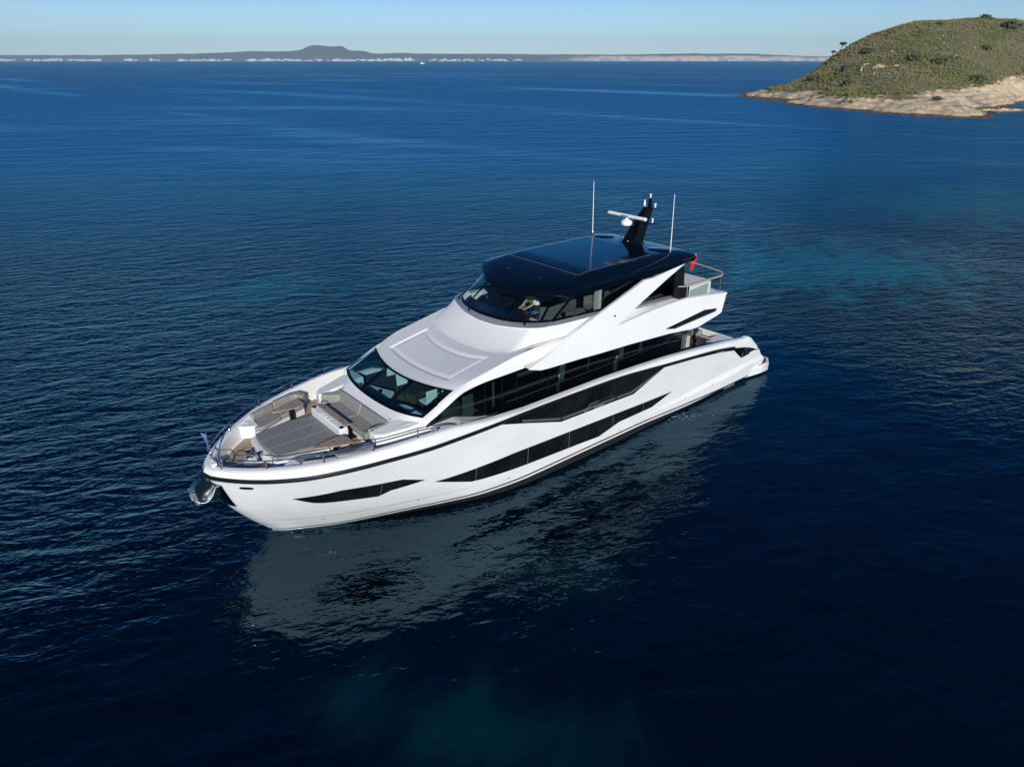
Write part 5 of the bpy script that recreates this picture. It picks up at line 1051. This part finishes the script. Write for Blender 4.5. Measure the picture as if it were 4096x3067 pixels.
for u, v, r_, lb in ((3940, 76, 2.2, 'dark bush standing up on the skyline of the headland'), (3760, 100, 1.5, 'round dark bush just below the headland skyline, left of the skyline bush'), (4040, 112, 3.2, 'large grey-green bush near the top right of the headland'),
                     (3945, 197, 1.8, 'dark round bush alone on the right slope of the headland'), (3905, 325, 2.4, 'brownish bush just above the pale rock on the right'), (3655, 242, 2.6, 'dark bush clump in the middle of the slope beside bare earth'),
                     (3755, 252, 2.0, 'wide low dark bush right of the middle of the headland slope'), (3250, 318, 1.9, 'dark green bush near the left tip of the vegetation'), (3395, 335, 1.7, 'dark green bush on the lower slope under the ruined walls'),
                     (3470, 212, 2.3, 'bright green bush below the left skyline of the headland'), (3745, 400, 1.3, 'green bush growing out of the pale rock face')):
    bush_at(u, v, 320, r_, lb)
# wind-bent pines on the left skyline
trunk_m = mat('pine_bark', (.10, .075, .055), .9)
def pine(u, v, Y, h, cr, lean, label):
    x, y, z = at_y(u, v, Y); z = max(hz(x, y), z) - .2; t = thing('pine_tree', label, 'tree', (x, y, z))
    b = MB(); top = Vector((lean, 0, h)); b.tube([(0, 0, 0), (lean * .3, .1, h * .4), tuple(top * .8)], [.16, .12, .07], 7)
    for k in range(6):
        a = k * 1.05; e_ = top + Vector((math.cos(a) * cr * .7, math.sin(a) * cr * .7, rng.uniform(-.1, .25) * cr)); b.tube([tuple(top * .55), tuple((top * .7 + e_) * .5 + Vector((0, 0, .1))), tuple(e_)], [.07, .04, .02], 5)
    b.build('trunk', trunk_m, t); b = MB()
    for _ in range(170):
        d_ = rng.normal(0, 1, 3); d_ /= np.linalg.norm(d_); q = np.array([d_[0] * cr, d_[1] * cr, d_[2] * cr * .45]) * rng.uniform(.3, 1)**.5
        V_ = icov * rng.uniform(.10, .24) * np.array([1.4, 1.4, .6]) * rng.uniform(.6, 1.4, (12, 1)); b.add((V_ + q + np.array(top)).tolist(), icof)
    b.build('crown', bush_m, t, smooth=False)
pine(3360, 216, 342, 3.6, 1.5, .7, 'taller wind-bent pine with a flat crown on the left skyline of the headland')
pine(3324, 240, 341, 3.2, .95, .5, 'smaller pine with a round tuft, lower down the left skyline of the headland')
# ruined walls
ruin_m = mat('sandstone_block', (.42, .32, .2), .9); noisy(ruin_m, (.30, .23, .15), (.48, .37, .24), 1.2, 5)
t = None
def on_slope(u, v):
    d = ray(u, v)
    for t_ in np.linspace(190, 420, 900):
        x, y, z = d[0] * t_, d[1] * t_, CAM_H + d[2] * t_
        if 83 < x < 470 and 191 < y < 510 and z < max(hz(x, y), 0): return (x, y, hz(x, y))
    return at_z(u, v, 5)
p0 = on_slope(3520, 272); ru = thing('stone_ruin', 'ruined tan stone walls half buried in the scrub of the headland', 'ruin', p0)
for (u, v, w_, h_, rz) in ((3497, 273, 1.7, .8, .1), (3524, 270, 4.6, .8, .0), (3514, 267, 1.6, 1.0, .0), (3552, 266, 2.5, .4, .1)):
    q = on_slope(u, v); b = MB()
    for k in range(int(w_ / .8)):
        hh = h_ * rng.uniform(.95, 1.0); b.box((k * .8 - w_ / 2, -.35, -1), (k * .8 - w_ / 2 + .78, .35, hh))
    o_ = b.build('wall', ruin_m, ru, bevel=.05); o_.location = Vector(q) - Vector(p0); o_.rotation_euler = (0, 0, rz)
for (u, v, w_, h_, lb) in ((3443, 286, .8, 1.6, 'small upright tan stone block below the ruined walls'), (3465, 259, 2.6, .5, 'low pale stone slab above and left of the ruined walls'), (3583, 266, 1.8, .5, 'low pale stone slab right of the ruined walls'), (3494, 299, .5, 1.1, 'thin pale stone stump below the ruined walls')):
    q = on_slope(u, v); b = MB(); b.box((-w_ / 2, -.4, -.5), (w_ / 2, .4, h_)); b.box((-w_ / 2 - .1, -.3, -.5), (-w_ / 2 + .2, .2, h_ * .6)); o_ = b.build('stone_block', ruin_m, None, bevel=.08); o_.location = q; tag(o_, lb, 'stone')
q = on_slope(3393, 276); b = MB(); b.box((-2.4, -1, -1), (.1, 1, 1.2)); b.box((-2.2, -.9, 1.2), (-.3, .9, 1.5)); b.box((.15, -.5, -1), (.6, .5, 1.6)); o_ = b.build('stone_hut', bush_m, None, bevel=.3); o_.location = q; o_.data.materials[0] = mat('dark_stone', (.035, .035, .037), .9); tag(o_, 'dark ruined hut left of the tan walls on the headland', 'hut')
# gulls
gull_m = [mat('gull_white', (.8, .8, .8), .7), mat('gull_grey', (.3, .32, .34), .7)]
gl_me = None; gpos = [(3688, 432, 0), (3711, 423, 0), (3690, 429, 0), (3818, 448, 0), (3821, 452, 0), (3848, 435, 0), (3856, 440, 0), (3844, 449, 0), (3850, 451, 0), (3866, 448, 0), (3885, 457, 0), (3901, 456, 0), (3940, 457, 0), (3992, 433, 0), (3912, 366, 0), (3824, 330, 0), (3725, 347, 0), (3647, 372, 0), (3988, 314, 0), (3772, 148, 0), (3745, 160, 1), (3822, 225, 0), (3890, 235, 1), (3767, 218, 1), (3560, 252, 1)]
glab = lambda i, fly: ('white gull gliding low over the headland scrub' if fly else 'white gull sitting on the pale rock or scrub of the headland')
first = None
for i, (u, v, fly) in enumerate(gpos):
    q = on_slope(u, v)
    if first is None:
        b = MB(); b.lathe([(.01, -.36), (.10, -.22), (.15, 0), (.11, .18), (.06, .26), (.085, .34), (.05, .42), (.01, .46)], (0, 0, 0), 10)
        b.v = [(z_, y_, x_ * .9 + .25) for x_, y_, z_ in b.v]; b.f = [q_[::-1] for q_ in b.f]
        b.prism([(-.3, -.16), (.1, -.2), (.2, -.12), (-.1, -.10)], .22, .33, 1); b.prism([(-.3, .16), (-.1, .10), (.2, .12), (.1, .2)], .22, .33, 1)
        first = b.build('gull', gull_m, None); o_ = first
    elif fly and gl_me is None:
        b = MB(); b.lathe([(.01, -.36), (.10, -.22), (.13, 0), (.10, .18), (.06, .3), (.01, .4)], (0, 0, 0), 8); b.v = [(z_, y_, x_) for x_, y_, z_ in b.v]; b.f = [q_[::-1] for q_ in b.f]
        b.add([(.15, 0, .03), (-.12, 0, .03), (-.05, .55, .16), (.14, .5, .16), (-.3, 1.0, .05), (-.05, -.55, .16), (.14, -.5, .16), (-.3, -1.0, .05)], [(0, 3, 2, 1), (3, 4, 2), (0, 1, 5, 6), (6, 5, 7)], 0); o_ = b.build('gull', gull_m, None); gl_me = o_.data
    else: o_ = first.copy(); C.objects.link(o_); o_.data = gl_me if fly else first.data
    o_.location = (q[0], q[1], q[2] + (4 if fly else 0)); o_.rotation_euler = (0, 0, rng.uniform(0, 6.28)); sc_ = rng.uniform(.85, 1.25); o_.scale = (sc_,) * 3
    tag(o_, glab(i, fly), 'gull', 'gulls gliding over the headland' if fly else 'gulls resting on the headland')
# low skerry beside the headland point
b = MB(); q = at_z(4000, 448, 0)
for k in range(26):
    a = rng.uniform(-1, 1); V_ = icov * rng.uniform(.8, 2.0) * np.array([1.5, 1.2, .55]) * rng.uniform(.7, 1.3, (12, 1)); b.add((V_ + np.array([a * 6.5, a * 1.0 + rng.normal(0, 1.2), .1])).tolist(), icof)
o_ = b.build('skerry', isl_m, None, smooth=False); o_.location = q; tag(o_, 'low brown rock ledge in the water right of the headland point', 'rock')

# ---------------------------------------------------------------- far coast
YC = 12500.0
def sx(u): return (u / 4 - 512) / 698.37 * YC * 1.0 / math.cos(R(24.82)) * (1 / (1 + math.tan(R(24.82)) * (383 - 60) / 698.37)) * 1.0
def sxx(u): d = ray(u, 244); return d[0] / d[1] * YC
pxm = YC / 698.37 * (ray(2048, 240)[1])
prof_ = [(-600, 20), (0, 20), (300, 20), (500, 21), (700, 24), (900, 28), (1020, 33), (1100, 32), (1200, 36), (1245, 50), (1265, 53), (1310, 50), (1330, 49), (1360, 50), (1375, 48), (1400, 36), (1450, 34), (1500, 25), (1560, 25), (1610, 28), (1680, 25), (1800, 24), (1950, 24), (2080, 23), (2200, 22), (2500, 21), (2750, 24), (3000, 23), (3100, 20), (3250, 16), (3500, 16), (4700, 14)]
hp = pchip([p[0] for p in prof_], [p[1] / 4 * pxm for p in prof_])
coast_m = mat('far_coast_land', (.1, .12, .1), .95)
def coast_nodes(m):
    bs = m.node_tree.nodes['Principled BSDF']; g = N(m, 'ShaderNodeNewGeometry'); sp = N(m, 'ShaderNodeSeparateXYZ'); L(m, g.outputs['Position'], sp.inputs[0])
    mp = N(m, 'ShaderNodeMapping'); mp.inputs['Scale'].default_value = (.006, .004, .02); L(m, g.outputs['Position'], mp.inputs[0]); n = N(m, 'ShaderNodeTexNoise'); n.inputs['Scale'].default_value = 1; n.inputs['Detail'].default_value = 8; n.inputs['Roughness'].default_value = .65; L(m, mp.outputs[0], n.inputs[0])
    cr = N(m, 'ShaderNodeValToRGB'); e = cr.color_ramp.elements; e[0].position = .40; e[0].color = (.04, .055, .05, 1); e[1].position = .72; e[1].color = (.13, .14, .12, 1); L(m, n.outputs[0], cr.inputs[0])
    cr2 = N(m, 'ShaderNodeValToRGB'); e = cr2.color_ramp.elements; e[0].position = .35; e[0].color = (.12, .11, .09, 1); e[1].position = .55; e[1].color = (.46, .38, .31, 1); L(m, n.outputs[0], cr2.inputs[0])
    # pale sea cliffs to the east, below the plateau edge
    mr = N(m, 'ShaderNodeMapRange', interpolation_type='SMOOTHSTEP'); L(m, sp.outputs[0], mr.inputs[0]); mr.inputs[1].default_value = sxx(2150); mr.inputs[2].default_value = sxx(2450)
    mz = N(m, 'ShaderNodeMapRange', interpolation_type='SMOOTHSTEP'); L(m, sp.outputs[2], mz.inputs[0]); mz.inputs[1].default_value = 88; mz.inputs[2].default_value = 70
    mu = N(m, 'ShaderNodeMath', operation='MULTIPLY'); L(m, mr.outputs[0], mu.inputs[0]); L(m, mz.outputs[0], mu.inputs[1])
    mx = N(m, 'ShaderNodeMix', data_type='RGBA'); L(m, mu.outputs[0], mx.inputs[0]); L(m, cr.outputs[0], mx.inputs[6]); L(m, cr2.outputs[0], mx.inputs[7]); L(m, mx.outputs[2], bs.inputs['Base Color'])
coast_nodes(coast_m)
b = MB(); us_ = np.arange(-600, 4700, 8.0); rws = []
prt = lin([(2150, 0), (2400, 1)])
for k, (dy, hf) in enumerate(((0, -.02), (30, .05), (120, .25), (320, .45), (600, .62), (1000, .85), (1500, 1.0), (2200, .93), (3000, .4))):
    row = []
    for u in us_:
        c_ = prt(u); dd = dy * (1 - .80 * c_ * (1 if k < 6 else .4)); sc2 = (YC + dd) / YC
        h_ = hp(u); hh = h_ * (hf + c_ * ({0: 0, 1: .25, 2: .62, 3: .72, 4: .80, 5: .95}.get(k, 0) - (hf if k < 6 and k > 0 else 0)))
        nn = fbm(u * .02, k * .7, .9, 4); hh += nn * (7 if k > 1 else 3) * min(1, k); x = sxx(u) * sc2
        row.append((x, YC + dd + nn * 40 * min(1, k), hh if k else -3))
    rws.append(row)
b.grid(rws, flip=True); co = b.build('far_coast', coast_m, None, ang=80); tag(co, None, None, kind='structure')
# white resort buildings along the far shore
bld = [mat('white_render', (.75, .73, .68), .8), mat('cream_render', (.66, .56, .46), .8), mat('window_band', (.12, .14, .16), .4)]
protos = []
for w_, h_, mi in ((40, 18, 0), (24, 26, 0), (60, 14, 1), (30, 12, 0), (18, 34, 0)):
    b = MB(); b.box((-w_ / 2, 0, -2), (w_ / 2, 14, h_), mi)
    for z in np.arange(3, h_ - 1, 3.4): b.box((-w_ / 2 + 1, -.25, z), (w_ / 2 - 1, -.02, z + 1.3), 2)
    b.box((-w_ / 6, 3, h_), (w_ / 6, 9, h_ + 3), mi); protos.append(b)
pm = []
def place(u, k, z, dy, s_):
    if len(pm) < len(protos) and k == len(pm): pass
    if k not in PO: PO[k] = protos[k].build('shore_building', bld, None, smooth=False); o_ = PO[k]
    else: o_ = PO[k].copy(); C.objects.link(o_)
    o_.location = (sxx(u) * (YC + dy) / YC, YC + dy, z); o_.rotation_euler = (0, 0, rng.uniform(-.3, .3)); o_.scale = (s_ * rng.uniform(1.2, 2.3), 1, s_); return tag(o_, 'pale building block of the resort town strung along the far shore', 'building', 'pale buildings along the far shore')
PO = {}
dens = [(0, 60, 16), (100, 250, 34), (270, 410, 22), (500, 640, 16), (700, 920, 44), (980, 1130, 26), (1140, 1290, 22), (1300, 1470, 22), (1470, 1660, 46), (1700, 1900, 18), (1910, 2110, 16)]
for a_, c_, n_b in dens:
    for _ in range(n_b):
        u = rng.uniform(a_, c_); tall = (1570 < u < 1660 or 110 < u < 130 or 1050 < u < 1080); k = int(rng.choice([1, 4, 0])) if tall else int(rng.choice([0, 2, 3, 0, 1])); dy = rng.uniform(-15, 90)
        place(u, k, max(2, dy * .22), dy - 20, rng.uniform(.55, .95) * (1.15 if tall else 1))
# distant sailing boat
q = at_z(1689, 243, 0); d = ray(1689, 243.5); q = (q[0], q[1], 0)
tt = 3200 / d[1]; q = (d[0] * tt, 3200, 0)
t = thing('sailing_boat', 'tiny white boat with a mast far out near the horizon', 'boat', q)
b = MB(); b.prism([(-9, -2), (6, -2), (10, 0), (6, 2), (-9, 2)], -.3, 2.2); b.build('hull', gel, t, bevel=.2)
b = MB(); b.box((-5, -1.5, 2.2), (3, 1.5, 4.6)); b.build('cabin', gel, t, bevel=.3)
b = MB(); b.tube([(1, 0, 2.2), (1, 0, 20)], .18, 6); b.tube([(1, 0, 5), (-8, 0, 5.2)], .15, 6); b.build('mast', gel, t)
# ---------------------------------------------------------------- foam where cooling water leaves the hull
b = MB(); c0 = np.array([8.3, yh(8.3, 0) + .15, 0]); foam_m = mat('white_foam', (.75, .78, .8), .6)
for _ in range(70):
    r1 = abs(rng.normal(0, .45)); a = rng.uniform(-.6, 1.4); s_ = rng.uniform(.003, .011); P_ = c0 + np.array([rng.normal(0, .35) - r1 * .6, r1 * .9, .004 + abs(rng.normal(0, .03))])
    b.add((icov * s_ * np.array([1.6, 1.6, .5]) + P_).tolist(), icof)
fo = b.build('foam', foam_m, None, smooth=False); fo.location = (BX, BY, 0); fo.rotation_euler = (0, 0, BTH); tag(fo, 'small burst of white foam beside the hull aft of the long window', 'foam', kind='stuff')
# ---------------------------------------------------------------- haze
hz_m = bpy.data.materials.new('air_haze'); hz_m.use_nodes = True; t_ = hz_m.node_tree; t_.nodes.clear(); oo = t_.nodes.new('ShaderNodeOutputMaterial'); pv = t_.nodes.new('ShaderNodeVolumePrincipled')
pv.inputs['Color'].default_value = (.60, .83, 1, 1); pv.inputs['Density'].default_value = 5e-5; t_.links.new(pv.outputs[0], oo.inputs['Volume'])
b = MB(); b.box((-29000, -2400, -1.5 - 8), (29000, 16500, 420)); hzo = b.build('haze', hz_m, None, smooth=False); tag(hzo, None, None, kind='stuff')
#
